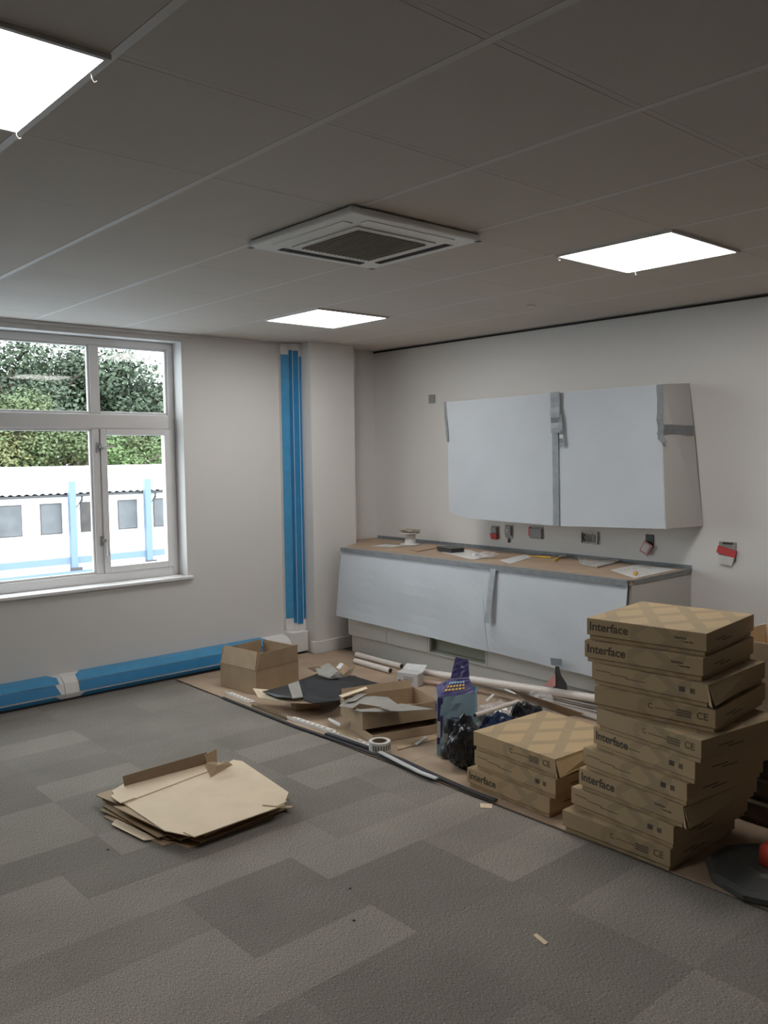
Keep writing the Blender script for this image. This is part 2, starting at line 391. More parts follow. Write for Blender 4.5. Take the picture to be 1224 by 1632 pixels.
for k, (px, py) in enumerate(((157, 712), (163, 861))):
    p = PY(px, py, FY0)
    g = G(); g.box((p.x-.016, FY0-.006, p.z-.04), (p.x+.006, FY0-.0005, p.z+.03)); g.box((p.x-.002, FY0-.03, p.z-.012), (p.x+.026, FY0-.006, p.z+.012))
    h = bevel(g.go('window_catch', 'steel', win), .002)
    g = G()
    if k: g.box((p.x+.020, FY0-.042, p.z-.115), (p.x+.036, FY0-.028, p.z+.012))
    else: g.box((p.x+.010, FY0-.042, p.z-.006), (p.x+.10, FY0-.028, p.z+.008))
    bevel(g.go('catch_handle', 'tee', h), .003)
bevel(G().box((WL-.03, -.035, WB-.022), (WR+.035, FY0-.001, WB+.002)).go('window_sill', 'pvc', win), .006)
bx('outer_sill', (WL+.001, .205, WB+.001), (WR-.001, .36, WB+.03), 'pvc', win)

# ================================================================== cable trunking with blue film
def extrude_x(prof, x0, x1): 
    n = len(prof)
    return [(x0, y, z) for y, z in prof]+[(x1, y, z) for y, z in prof], [list(range(n)), list(range(n, 2*n))[::-1]]+[(i, (i+1) % n, n+(i+1) % n, n+i) for i in range(n)]
TP = [(-.002, .018), (-.125, .018), (-.134, .045), (-.134, .052), (-.112, .118), (-.06, .150), (-.002, .160)]
tr = thing('cable_trunking', 'long low cable trunking along window wall at floor, covered in blue film', 'trunking', (-3, -.06, .0))
v, fc = extrude_x(TP, LX+.01, -1.127); link('trunking_body', v, fc, 'white', tr)
bx('gap_shade_strip', (LX+.01, -.118, 0.0005), (PLX-.03, -.004, .0175), 'dark', tr)  # dark strip standing in for the shaded gap under the trunking
def film_h(x0, x1, e0, e1, name='blue_film'):
    q = .002
    def strip(a, b, za, m, s0=0, s1=0, mdl=None):
        P = [(x0+s0, *a), (x1-s1, *a), (x1-s1*0, *b), (x0+0*s0, *b)]
        g = G(); d = Vector((0, b[1]-a[1], -(b[0]-a[0]))).normalized()*-.0015
        if d.y > 0: d = -d
        g.slab([Vector(p_) for p_ in P], d); g.go(name, m, tr)
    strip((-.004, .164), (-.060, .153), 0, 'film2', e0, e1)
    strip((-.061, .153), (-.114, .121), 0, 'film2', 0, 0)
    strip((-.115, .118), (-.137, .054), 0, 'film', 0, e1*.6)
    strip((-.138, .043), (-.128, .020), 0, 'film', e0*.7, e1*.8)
film_h(LX+.05, -3.03, 0, .05)
film_h(-2.90, -1.335, .05, .03)
v, fc = extrude_x([(y*1.02-.002, z*1.02) for y, z in TP], -3.0, -2.93); link('joint_cover', v, fc, 'white', tr)
bx('end_box', (-1.125, -.142, .018), (PLX-.016, -.002, .185), 'white', tr, .004)
# rising trunk beside the pillar
vt = thing('cable_trunking', 'tall upright cable trunking from skirting to ceiling, wrapped in blue film', 'trunking', (-1.03, -.04, .17))
VP = [(-1.115, -.001), (-1.115, -.035), (-1.045, -.05), (-1.035, -.085), (-.975, -.095), (-.957, -.095), (-.957, -.001)]
def vert(prof, z0, z1, name, m, parent):
    n = len(prof); return link(name, [(x, y, z0) for x, y in prof]+[(x, y, z1) for x, y in prof], [list(range(n)), list(range(n, 2*n))[::-1]]+[(i, (i+1) % n, n+(i+1) % n, n+i) for i in range(n)], m, parent)
vert(VP, .187, H-.004, 'trunking_body', 'white', vt)
def fstrip(x0, y0, x1, y1, z0, z1, m):
    d = Vector((y1-y0, -(x1-x0), 0)).normalized()*.002
    if d.y > 0: d = -d
    a, b = Vector((x0, y0, 0))+d*.4, Vector((x1, y1, 0))+d*.4
    P = [a+Vector((0, 0, z0)), b+Vector((0, 0, z0)), b+Vector((0, 0, z1)), a+Vector((0, 0, z1))]
    G().slab(P, d).go('blue_film', m, vt)
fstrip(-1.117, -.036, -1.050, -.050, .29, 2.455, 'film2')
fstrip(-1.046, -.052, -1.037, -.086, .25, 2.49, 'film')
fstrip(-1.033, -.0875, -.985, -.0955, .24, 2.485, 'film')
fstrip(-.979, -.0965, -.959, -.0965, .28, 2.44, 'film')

# ================================================================== ceiling lights
def light(cx, cy, label, hooks):
    t = thing('ceiling_light', label, 'ceiling light', (cx, cy, H-.004), 0, None)
    g = G(); a, b = .296, .283
    for s in (-1, 1):
        g.box((s*a, -a, -.006), (s*b, a, .05)); g.box((-b, s*a, -.006), (b, s*b, .05))
    g.go('light_frame', 'tee', t, local=True)
    G().box((-.283, -.283, -.003), (.283, .283, .012)).go('diffuser', 'lens', t, local=True)
    bx('backing_tray', (-.283, -.283, .0125), (.283, .283, .05), 'white', t, local=True)
    for hx, hy in hooks:
        G().tube([(hx, hy, -.006), (hx+.003, hy+.005, -.014), (hx+.01, hy+.008, -.02), (hx+.015, hy+.004, -.018)], .0015, 6).go('hanging_clip', 'tee', t, local=True)
light(-4.583, -3.645, 'square light panel nearest camera, cut by the left edge, lit', ((.29, -.2), (.28, .28)))
light(-1.583, -1.245, 'square light panel farthest away, near the window wall corner, lit', ())
light(-1.583, -3.645, 'square light panel above the big carton stack, with wire clips hanging', ((-.288, .28), (.288, .24)))

# ================================================================== ceiling cassette
ac = thing('air_conditioner', 'square white ceiling air conditioner cassette with brown centre grille', 'air conditioner', (-2.783, -3.045, H), 0)
o = G().box((-.35, -.35, -.030), (.35, .35, -.003)).go('fascia', 'acw', ac, local=True); bevel(o, .010, 3)
o = bx('intake_frame', (-.215, -.215, -.036), (.215, .215, -.0305), 'acw', ac, .003, local=True)
gr = bx('intake_grille', (-.185, -.185, -.039), (.185, .185, -.0365), 'grille', ac, local=True)
g = G()
for k in range(18): 
    q = -.18+.36*k/17; g.box((q-.002, -.183, -.042), (q+.002, .183, -.0392)); 
o = g.go('grille_bars', 'grille', gr, local=True); o['kind'] = 'stuff'
for a in range(4):
    m4 = Matrix.Rotation(a*PI/2, 4, 'Z')
    if a in (1, 2):
        G().box((-.225, -.292, -.0325), (.225, -.258, -.0302), m4).go('air_slot', 'gap', ac, local=True)
        G().box((-.23, -.300, -.034), (.23, -.2925, -.0302), m4).go('louvre_blade', 'acw', ac, local=True)
    else:
        G().box((-.235, -.300, -.0325), (.235, -.255, -.0302), m4).go('louvre_blade', 'acw', ac, local=True)
    if a != 2:
        c = m4 @ Vector((.338, .338, 0)); bx('corner_notch', (c.x-.012, c.y-.012, -.0315), (c.x+.012, c.y+.012, -.0301), 'grille', ac, local=True)
# small sprinkler/sensor
p = PZ(846, 487, H); G().lathe([(0, -.008), (.02, -.007), (.028, -.001), (.028, 0)], (p.x, p.y, H-.002)).go('ceiling_sensor', 'tee', None)
tag(bpy.data.objects['ceiling_sensor'], 'tiny round white sensor on ceiling tile left of the clipped light', 'sensor')

# ================================================================== kitchen base units
XF = -.74
JY = [-.385, -.86, -1.32, -1.91, -2.50, -3.04]
for k in range(5):
    y1, y0 = JY[k], JY[k+1]
    nm = ['white base cabinet at the corner end beside the pillar, under the sheet', 'white base cabinet second from the pillar, low front showing', 'base cabinet with its front missing, greenish inside showing below sheet', 'white base cabinet right of the open one, behind the blue sack', 'white base cabinet at the right end, behind the carton stack'][k]
    t = thing('base_cabinet', nm, 'cabinet', ((XF+WX)/2, (y0+y1)/2, .0), 0, 'base cabinets along the kitchen wall')
    e = .0015
    g = G(); g.box((XF+.02, y0+e, .16), (WX-.001, y0+.018, .845)); g.box((XF+.02, y1-.018, .16), (WX-.001, y1-e, .845)); g.box((XF+.02, y0+.018, .16), (WX-.001, y1-.018, .178)); g.box((WX-.02, y0+.018, .178), (WX-.001, y1-.018, .845))
    g.box((XF+.02, y0+.018, .827), (WX-.02, y1-.018, .845))
    g.go('carcass', 'cabin' if k == 2 else 'cab', t)
    if k != 2: bx('door', (XF, y0+.002, .155), (XF+.019, y1-.002, .84), 'cab', t, .002)
    else:
        g = G(); g.box((XF, y0+.002, .155), (XF+.019, y0+.02, .84)); g.box((XF, y1-.02, .155), (XF+.019, y1-.002, .84)); g.box((XF, y0+.02, .155), (XF+.019, y1-.02, .168))
        g.go('face_frame', 'cab', t)
        bx('inner_panel', (XF+.05, y0+.02, .18), (XF+.06, y1-.02, .82), 'cabin', t)
pl = tag(bx('plinth', (XF+.04, JY[-1]+.002, .001), (XF+.056, JY[0], .150), 'cab', None), 'long white plinth board under the base cabinets', 'plinth')
ep = tag(bx('end_panel', (XF-.02, JY[-1]-.020, .001), (WX-.001, JY[-1]-.001, .848), 'sheetside', None), 'off-white end panel closing right end of base cabinets', 'panel')
wt = thing('worktop', 'long worktop under brown protective board edged with grey tape', 'worktop', (-.44, -1.72, .850))
WY0, WY1, WZ = -3.065, -.23, .882
G().slab([(-.50, -.002, .850), (-.78, -.385, .850), (-.78, WY0+.01, .850), (WX-.001, WY0+.01, .850), (WX-.001, -.002, .850)][0:0] or [(-.495, -.002, .850), (-.495, -.236, .850), (-.55, -.26, .850), (-.78, -.405, .850), (-.78, WY0+.01, .850), (WX-.001, WY0+.01, .850), (WX-.001, -.002, .850)], (0, 0, .028)).go('worktop_slab', 'cab', wt)
def wtz(dx=0): return .8785
bo = G().slab([(-.495, -.004, .8782), (-.495, -.238, .8782), (-.555, -.258, .8782), (-.79, -.405, .8782), (-.795, WY0, .8782), (WX-.003, WY0, .8782), (WX-.003, -.004, .8782)], (0, 0, .005)).go('protective_board', 'board', wt)
TZ = .8833
# tapes
g = G(); g.box((-.824, WY0, .8834), (-.77, -.405, .8848)); g.box((-.8245, WY0, .852), (-.8225, -.405, .8848)); g.go('edge_tape', 'duct', wt)
g = G(); g.box((WX-.055, WY0, .8834), (WX-.002, -.02, .8846)); g.box((WX-.0035, WY0, .884), (WX-.0015, -.02, .905)); g.go('wall_tape', 'duct', wt)
G().box((-.495, -.028, .8834), (WX-.055, -.005, .8846)).go('corner_tape', 'wood', wt)
G().box((-.75, WY0-.002, .865), (WX-.003, WY0-.0002, .8846)).go('end_tape', 'duct', wt)

# protective sheets over base fronts (flaring out below)
def drape(name, label, top, bot, m='sheet', n=14, bulge=.005, seed=1, th=.003, par=None, ext=None):
    """curtain between a top and a bottom edge, gently wavy, with thickness"""
    V = []; Fs = []; rows = 9
    for r in range(rows):
        t = r/(rows-1)
        for k in range(n+1):
            s = k/n
            a = Vector(top[0]).lerp(Vector(top[1]), s); b = Vector(bot[0]).lerp(Vector(bot[1]), s)
            p = a.lerp(b, t)
            p.x -= bulge*math.sin(t*PI)*.6+.02*t*noise.noise(Vector((s*5+seed, t*2, seed)))+.004
            V.append(p)
    W = n+1; nv = len(V); V += [v+Vector((th, 0, 0)) for v in V]
    for r in range(rows-1):
        for k in range(n):
            a = r*W+k; Fs += [(a, a+1, a+W+1, a+W), (nv+a, nv+a+W, nv+a+W+1, nv+a+1)]
    for k in range(n): Fs += [(k, nv+k, nv+k+1, k+1), ((rows-1)*W+k, (rows-1)*W+k+1, nv+(rows-1)*W+k+1, nv+(rows-1)*W+k)]
    for r in range(rows-1):
        a = r*W; Fs.append((a, a+W, nv+a+W, nv+a)); a = r*W+n; Fs.append((a, nv+a, nv+a+W, a+W))
    o = link(name, V, Fs, m, par)
    if label: tag(o, label, 'protective sheet')
    return o
BX = -.87
b0 = PX(536, 981, BX); b1 = PX(779, 1038, BX); b2 = Vector((BX, WY0+.0, .285))
ps1 = drape('protective_sheet', 'white protective sheet hanging over left base cabinets from the worktop edge', [(-.806, -.405, .876), (-.806, -1.905, .874)], [b0, b1], seed=2)
ps2 = drape('protective_sheet', 'white protective sheet hanging over right base cabinets behind the carton stack', [(-.806, -1.907, .874), (-.806, WY0+.003, .872)], [Vector((BX, b1.y-.002, b1.z)), b2], seed=5)
def strip_tape(name, label, P0, P1, wid, m='duct', nrm=(-1, 0, 0), t=.0015, seg=8, seed=0, group=None, par=None, wave=.004):
    P0, P1, n_ = Vector(P0), Vector(P1), Vector(nrm).normalized(); d = (P1-P0); side = d.normalized().cross(n_)*wid/2
    V = []; 
    for k in range(seg+1):
        c = P0+d*(k/seg)+n_*(wave*noise.noise(Vector((k*.9, seed, 0)))+wave)
        j = .12*wid*noise.noise(Vector((k*1.7, seed+3, 0)))
        for s in (-1, 1): V.append(c+side*s+side.normalized()*j)
    nv = len(V); V += [v-n_*t for v in V]; Fs = []
    for k in range(seg):
        a = 2*k; Fs += [(a, a+1, a+3, a+2), (nv+a, nv+a+2, nv+a+3, nv+a+1), (a, a+2, nv+a+2, nv+a), (a+1, nv+a+1, nv+a+3, a+3)]
    Fs += [(0, nv, nv+1, 1), (2*seg, 2*seg+1, nv+2*seg+1, nv+2*seg)]
    o = link(name, V, Fs, m, par)
    if label: tag(o, label, 'tape', group)
    return o
a = PX(785, 906, -.83); b = PX(779, 992, -.875)
strip_tape('duct_tape', 'vertical grey tape joining the two sheets over base cabinets', (-.822, a.y, a.z), (-.893, b.y, b.z), .05, nrm=(-1, 0, -.12), wave=.002)

# ================================================================== wall cabinets with sheets
CX = -.42
JW = [-1.42, -2.0, -2.55, -3.02]
for k in range(3):
    t = thing('wall_cabinet', ['white wall cabinet at left of row, hidden by sheet', 'white wall cabinet in middle of row, behind taped sheets', 'white wall cabinet at right of row, side covered by sheet'][k], 'cabinet', ((CX+WX)/2, (JW[k]+JW[k+1])/2, 1.2), 0, 'wall cabinets above the worktop')
    g = G(); y1, y0 = JW[k]-.001, JW[k+1]+.001
    g.box((CX+.02, y0, 1.175), (WX-.001, y1, 2.02)); g.go('carcass', 'cab', t)
    bx('door', (CX, y0+.002, 1.175), (CX+.0195, y1-.002, 2.02), 'cab', t, .002)
XS = -.428
q = [PX(712, 641, XS), PX(885, 626, XS), PX(1052, 612, XS), PX(1060, 843, XS), PX(885, 838, XS), PX(745, 826, XS), PX(716, 816, XS)]
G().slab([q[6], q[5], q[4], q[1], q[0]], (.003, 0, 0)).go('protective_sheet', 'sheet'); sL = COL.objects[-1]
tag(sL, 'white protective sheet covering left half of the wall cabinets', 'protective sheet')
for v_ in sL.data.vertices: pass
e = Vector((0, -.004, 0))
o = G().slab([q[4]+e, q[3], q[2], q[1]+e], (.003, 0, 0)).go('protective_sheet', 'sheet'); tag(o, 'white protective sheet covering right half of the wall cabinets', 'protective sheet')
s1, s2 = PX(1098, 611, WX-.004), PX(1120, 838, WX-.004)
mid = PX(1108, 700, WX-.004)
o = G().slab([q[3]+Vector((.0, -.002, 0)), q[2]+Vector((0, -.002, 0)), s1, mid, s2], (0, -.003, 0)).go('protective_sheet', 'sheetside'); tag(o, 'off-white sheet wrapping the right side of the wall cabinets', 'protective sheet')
# top capping seen as a thin line
def tp(px, py, x): return PX(px, py, x)
def wall_tape(lbl, pts, wid, x, nrm=(-1, 0, 0), seed=0, **k):
    A, B = tp(*pts[0], x), tp(*pts[1], x); return strip_tape('duct_tape', lbl, A, B, wid, nrm=nrm, seed=seed, **k)
XT = XS-.0035
wall_tape('thin grey tape at top left corner of the wall cabinet sheets', ((709, 641), (714, 704)), .022, XT, seed=1)
wall_tape('long grey tape down the middle joint of wall cabinet sheets', ((885, 690), (887, 838)), .05, XT, seed=2)
o = wall_tape('crumpled grey tape folded over top of the middle joint', ((886, 625), (887, 690)), .075, XT-.006, seed=3, wave=.012)
wall_tape('grey tape tail drooping beside the middle joint, pointed end', ((893, 660), (897, 712)), .03, XT-.010, seed=4, wave=.008)
wall_tape('grey tape hanging over top right corner of wall cabinet sheets', ((1052, 613), (1054, 700)), .04, XT, seed=5, wave=.009)
A = q[2].lerp(q[3], .31); B = s1.lerp(s2, .33)
strip_tape('duct_tape', 'horizontal grey tape across the side sheet at the right', A+Vector((0, -.016, 0)), A.lerp(B, .88)+Vector((0, -.022, 0)), .055, nrm=(0, -1, 0), seed=6, wave=.002)
strip_tape('duct_tape', 'frayed grey tape tail at front corner below horizontal tape', PX(1050, 688, XT-.008), PX(1060, 706, XT-.008), .03, seed=12, wave=.004)

# ================================================================== sockets
def socket(px, py, w_, h_, kind, label):
    p = PX(px, py, WX); t = thing('socket_box', label, 'socket', (WX-.001, p.y, p.z), 0, None)
    bx('back_plate', (-.006, -w_/2, -h_/2), (0, w_/2, h_/2), 'socket' if kind != 'dark' else 'dark', t, .002, local=True)
    if kind == 'redcap':
        G().slab([(-.03, -w_*.45, -h_*.1), (-.03, w_*.45, -h_*.1), (-.025, w_*.35, -h_*.55), (-.025, -w_*.35, -h_*.55)], (.018, 0, 0)).go('red_tape', 'red', t, local=True)
        bevel(G().box((-.032, -w_*.42, -h_*.08), (-.0065, w_*.4, h_*.42)).go('cover_cup', 'grey', t, local=True), .012, 3)
    elif kind == 'hang':
        bevel(G().box((-.022, -w_*.38, -h_*.3), (-.0065, w_*.38, h_*.4)).go('faceplate', 'grey', t, local=True), .003)
        bx('wire_tail', (-.016, -.008, -h_*.85), (-.004, .008, -h_*.52), 'dark', t, .003, local=True)
        bx('rocker', (-.026, -.008, -.01), (-.0222, .008, .02), 'paper', t, .001, local=True)
    elif kind == 'redge':
        bevel(G().box((-.02, -w_*.48, -h_*.42), (-.0065, w_*.36, h_*.36)).go('faceplate', 'grey', t, local=True), .003)
        bx('red_tape', (-.018, w_*.37, -h_*.3), (-.0065, w_*.5, h_*.45), 'red', t, local=True)
    elif kind == 'open':
        g = G()
        for s in (-1, 1): g.box((-.018, s*w_*.5, -h_*.5), (-.0065, s*w_*.46, h_*.5)); g.box((-.018, -w_*.46, s*h_*.5), (-.0065, w_*.46, s*h_*.44))
        g.go('box_rim', 'steel', t, local=True)
        for k in range(4):
            y = -w_*.3+w_*.2*k; G().tube([(-.008, y, -h_*.3), (-.02, y+.008, 0), (-.01, y-.004, h_*.28)], .004, 6).go('cable_core', ['paper', 'grey', 'wood', 'dark'][k], t, local=True)
    elif kind == 'dark':
        q_ = Matrix.Rotation(.5, 4, 'X')
        G().box((-.03, -.03, -.045), (-.018, .035, .035), Matrix.Translation((0, .01, -.045)) @ q_).go('faceplate', 'pink', t, local=True)
        G().box((-.034, -.02, -.03), (-.0305, .025, .025), Matrix.Translation((0, .01, -.045)) @ q_).go('cover_film', 'paper', t, local=True)
    elif kind == 'last':
        q_ = Matrix.Rotation(.22, 4, 'X')
        G().box((-.02, -.06, -.022), (-.008, .06, .022), q_).go('red_tape', 'red', t, local=True)
        G().slab([(-.018, -.05, -.032), (-.018, .055, -.022), (-.02, .045, -.075), (-.02, -.035, -.085)], (.011, 0, 0)).go('cover_film', 'paper', t, local=True)
        bx('dark_slot', (-.009, -.035, .045), (-.0065, .03, .056), 'dark', t, local=True)
    return t
socket(790, 848, .075, .10, 'redcap', 'round socket with red taped bottom, leftmost under the cabinets')
socket(812, 847, .075, .10, 'hang', 'grey switch plate with a short wire tail, right beside the leftmost socket')
socket(855, 849, .125, .09, 'redge', 'grey double socket with red tape on its left edge')
socket(941, 857, .135, .085, 'open', 'open double back box with bare cable cores showing')
socket(1036, 862, .06, .085, 'dark', 'dark back box with a pinkish plate hanging askew')
socket(1160, 879, .11, .12, 'last', 'socket wrapped in red tape and clear film, far right on wall')
p = PX(689, 636, WX); t = tag(bx('blank_plate', (WX-.010, p.y-.035, p.z-.035), (WX-.001, p.y+.035, p.z+.035), 'grey', None, .003), 'small square grey plate high on wall left of the wall cabinets', 'plate')

# ================================================================== things on the worktop
T = TZ+.0015
def on(px, py, z=T): return PZ(px, py, z)
p = on(654, 868)
t = thing('cable_reel', 'white plastic cable reel on end with tangled beige wire on top', 'reel', (p.x, p.y, T))
G().lathe([(0, 0), (.085, 0), (.085, .008), (.045, .014), (.043, .085), (.06, .092), (.085, .095), (.085, .102), (0, .102)]).go('reel_drum', 'paper', t, local=True, smooth=True)
v, fc = crumple((0, 0, .117), (.085, .085, .016), 3, .5, 3, 3, .1025); link('wire_tangle', v, fc, mat('beige_wire', (.42, .39, .30), .6, vary=.4, vscale=50), t, local=True)
p = on(622, 870); o = G().slab([p+Vector((-.12, .10, 0)), p+Vector((.05, .12, 0)), p+Vector((.09, -.05, 0)), p+Vector((-.06, -.10, 0))], (0, 0, .0015)).go('paper_sheet', 'paper'); tag(o, 'white paper sheet flat at left end of worktop beside the reel', 'paper')
pts = [on(652, 876), on(700, 869), on(706, 872), on(664, 880)]
o = G().slab(pts, (0, 0, .006)).go('wood_batten', 'wood'); tag(o, 'thin brown board strip lying in front of the cable reel', 'board')
p = on(718, 879); t = thing('plastic_tray', 'shallow black plastic tray on worktop', 'tray', (p.x, p.y, T+.002), math.radians(78))
bevel(G().slab([(-.10, -.06, 0), (.10, -.06, 0), (.10, .06, 0), (-.10, .06, 0)], (0, 0, .028)).go('tray_body', 'dark', t, local=True), .006)
bx('tray_lid', (-.105, -.065, .0285), (.105, .065, .034), 'stone', t, .003, local=True)
for k, (P, lb) in enumerate(([((702, 880), (745, 876), (786, 887), (752, 892)), 'white paper leaflet under the clear wrap heap'], [((796, 893), (836, 884), (848, 888), (812, 899)), 'white paper leaflet right of the clear wrap heap'])):
    o = G().slab([on(*a, T+.0002) for a in P], (0, 0, .001)).go('leaflet', 'paper'); tag(o, lb, 'paper', 'leaflets on the worktop')
p = on(776, 889); v, fc = crumple((p.x, p.y, T+.022), (.09, .07, .018), 4, .7, 3, 3, T+.002); o = link('plastic_wrap', v, fc, 'clear'); tag(o, 'crumpled clear plastic wrap heaped on worktop', 'plastic wrap')
p = on(757, 886); o = G().lathe([(.014, 0), (.024, 0), (.024, .022), (.014, .022), (.014, 0)], (p.x, p.y, T+.0015), 20).go('small_tape_roll', 'paper'); tag(o, 'small white tape roll at the left of the clear wrap', 'tape roll')
def bracket(px, py, rz, label):
    p = on(px, py); t = thing('yellow_tool', label, 'tool', (p.x, p.y, T), rz, 'yellow tools on the worktop')
    bevel(G().box((-.05, -.009, .0005), (.05, .009, .012)).go('tool_handle', 'yellow', t, local=True), .003)
    G().tube([(.05, 0, .008), (.09, .01, .008), (.12, -.004, .006)], .004, 6).go('tool_shank', 'yellow', t, local=True)
    return t
bracket(868, 889, 1.9, 'yellow handled tool lying lengthwise in middle of worktop')
bracket(886, 893, .4, 'yellow handled tool lying crosswise near worktop middle')
v, fc = crumple((0, 0, .008), (.05, .025, .008), 9, .6, 3, 2, 0)
p = on(897, 888); o = link('paper_scrap', [Vector(a)+Vector((p.x, p.y, T+.0012)) for a in v], fc, 'paper'); tag(o, 'crumpled white paper scrap left of the grey padded envelope', 'paper')
P = [on(920, 889), on(950, 884), on(990, 893), on(984, 897), on(952, 905), on(925, 899)]
o = G().slab([q_+Vector((0, 0, .001)) for q_ in P], (0, 0, .009)).go('padded_envelope', mat('grey_envelope', (.50, .48, .46), .6, vary=.3, vscale=40)); tag(o, 'grey padded envelope lying flat on worktop', 'envelope')
P = [on(972, 909), on(1020, 899), on(1078, 908), on(1012, 922)]
o = G().slab([q_+Vector((0, 0, .0006)) for q_ in P], (0, 0, .0012)).go('instruction_sheet', 'paper'); tag(o, 'unfolded white instruction sheet at right end of worktop', 'paper')
for k in range(7):
    a = P[0].lerp(P[1], .15+.12*k); b = P[3].lerp(P[2], .15+.12*k); c = a.lerp(b, .2); d = a.lerp(b, .2+.4*random.random())
    G().slab([c, d, d+Vector((.004, -.004, 0)), c+Vector((.004, -.004, 0))], (0, 0, .0003)).go('printed_line', 'ink', o).location = (0, 0, .0019)
p = on(1013, 917); t = thing('brass_fitting', 'small yellow and red fitting at front right corner of worktop', 'fitting', (p.x, p.y, T+.002), .4)
G().tube([(-.025, 0, .012), (.02, 0, .012)], .011, 10).go('fitting_body', 'yellow', t, local=True); G().tube([(.02, 0, .012), (.034, 0, .012)], .007, 8).go('red_end', 'orange', t, local=True)

# red/black strap thing hanging below the sheet
p = PX(887, 1075, -.86)
t = thing('hanging_strap', 'black strap with pink flag hung by grey tape from sheet bottom', 'strap', (-.9, p.y, p.z))
A = [PX(*a, -.90) for a in ((885, 1062), (890, 1062), (893, 1075), (902, 1090), (903, 1100), (882, 1096), (884, 1080))]
G().slab(A, (.006, 0, 0)).go('black_strap', 'dark', t)
A = [PX(*a, -.908) for a in ((885, 1074), (885, 1094), (866, 1094))]
G().slab(A, (.006, 0, 0)).go('pink_flag', 'pink', t)
strip_tape('duct_tape', None, PX(878, 1054, -.905), PX(896, 1056, -.905), .045, seed=9, par=None, wave=.003)
o = COL.objects[-1]; o.name = 'duct_tape'; tag(o, 'crumpled grey tape patch on sheet bottom holding the black strap', 'tape')

# ================================================================== hardboard sheets on the floor
HZ = .006
BT = HZ+.0008
YB = [(-.16, -1.36), (-1.362, -2.58), (-2.582, -3.80), (-3.802, -5.02), (-5.022, -6.24)]
lb = ['brown hardboard sheet on floor nearest the window wall', 'brown hardboard sheet on floor under the flattened black board', 'brown hardboard sheet on floor in front of the blue sack', 'brown hardboard sheet on floor under the tall carton stack', 'brown hardboard sheet on floor under the round dark base']
for (a, b), l in zip(YB, lb):
    x1 = XF+.035
    if a > -.5: pts = [(-2.19, a, .0003), (-1.0, a, .0003), (-.975, -.25, .0003), (x1, -.25, .0003), (x1, b, .0003), (-2.19, b, .0003)]
    elif b > -3.2: pts = [(-2.19, a, .0003), (x1, a, .0003), (x1, b, .0003), (-2.19, b, .0003)]
    else:
        x1 = XF-.03; pts = [(-2.19, a, .0003), (x1, a, .0003), (x1, b, .0003), (-2.19, b, .0003)]
    o = G().slab(pts, (0, 0, HZ-.0003)).go('hardboard_sheet', 'board'); tag(o, l, 'floor sheet', 'hardboard sheets along the kitchen wall')

# ================================================================== printed cartons
CH = .093; CL = .515
def carton(c, rz, z, label, words, kind, tint, flap=False, group=None):
    """origin = near front left corner at base; local x runs along the front face, local y inwards"""
    t = thing('carton', label, 'box', (c.x, c.y, z), rz, group)
    m4 = Matrix.Translation((CL/2, CL/2, 0))
    def part(name, a, b, m='carton', bev=.002):
        o = G().box(a, b).go(name, m, t, local=True); o.location = (CL/2, CL/2, 0); bevel(o, bev); o.color = tint; return o
    h = CL/2
    part('carton_tray', (-h+.009, -h+.009, .0005), (h-.009, h-.009, CH-.004))
    part('carton_lid', (-h, -h, .021), (h, h, CH-.0006))
    if flap:
        o = G().slab([(CL-.002, -.001, CH-.005), (CL+.0, .003, .012), (CL+.022, -.012, .010), (CL+.006, -.004, CH-.006)][0:3], (0, .003, 0)).go('corner_flap', 'carton', t, local=True); o.color = tint
        o = G().slab([(CL+.001, -.001, CH-.008), (CL+.001, .35, CH-.008), (CL+.004, .35, .022), (CL+.03, -.006, .018)], (.002, 0, 0)).go('loose_flap', 'carton', t, local=True); o.color = tint
    def tx(s, size, x, zz, m='ink'):
        mm = Matrix.Translation((x, -.0004, zz)) @ Matrix.Rotation(PI/2, 4, 'X'); return text('printed_text', s, size, m, t, mm)
    if words: tx('Interface', .050, .012, .043)
    if kind == 'addr':
        tx('Interface', .014, CL-.13, .058, 'ink'); tx('Carpet tiles', .010, CL-.10, .046, 'ink')
    if kind == 'ce':
        tx('CE', .038, CL-.075, .046, 'inkf'); tx('C', .03, .24, .05, 'inkf')
        for k in range(3): bx('printed_block', (CL-.155, -.0006, .042+.010*k), (CL-.095, -.0001, .049+.010*k), 'inkf', t, local=True)
        bx('printed_line', (.27, -.0006, .055), (.36, -.0001, .058), 'inkf', t, local=True)
    if kind == 'lines':
        for k in range(3): bx('printed_line', (.02+.07*k, -.0006, .062-.006*k), (.09+.08*k, -.0001, .0655-.006*k), 'inkf', t, local=True)
        bx('printed_block', (CL-.12, -.0006, .046), (CL-.095, -.0001, .066), 'ink', t, local=True); bx('printed_block', (CL-.075, -.0006, .046), (CL-.055, -.0001, .066), 'inkf', t, local=True)
    # side print
    for k in range(2): bx('printed_line', (CL+.0001, .1+.06*k, .05-.012*k), (CL+.0006, .2+.06*k, .055-.012*k), 'inkf', t, local=True)
    return t
Ls = [(933, 984), (934, 1020), (941, 1055), (948, 1094), (949, 1127), (942, 1156), (928, 1190), (922, 1223), (910, 1253), (899, 1291)]
Cs = [(1129, 1010), (1118, 1049), (1132, 1092), (1140, 1132), (1120, 1181), (1113, 1216), (1097, 1250), (1090, 1285), (1074, 1318), (1065, 1353)]
KD = [(1, 'addr', 0), (1, 'addr', 0), (0, 'lines', 1), (0, 'ce', 0), (0, 'ce', 0), (1, 'lines', 0), (0, 'lines', 0), (1, 'addr', 1), (0, 'lines', 0), (0, 'ce', 0)]
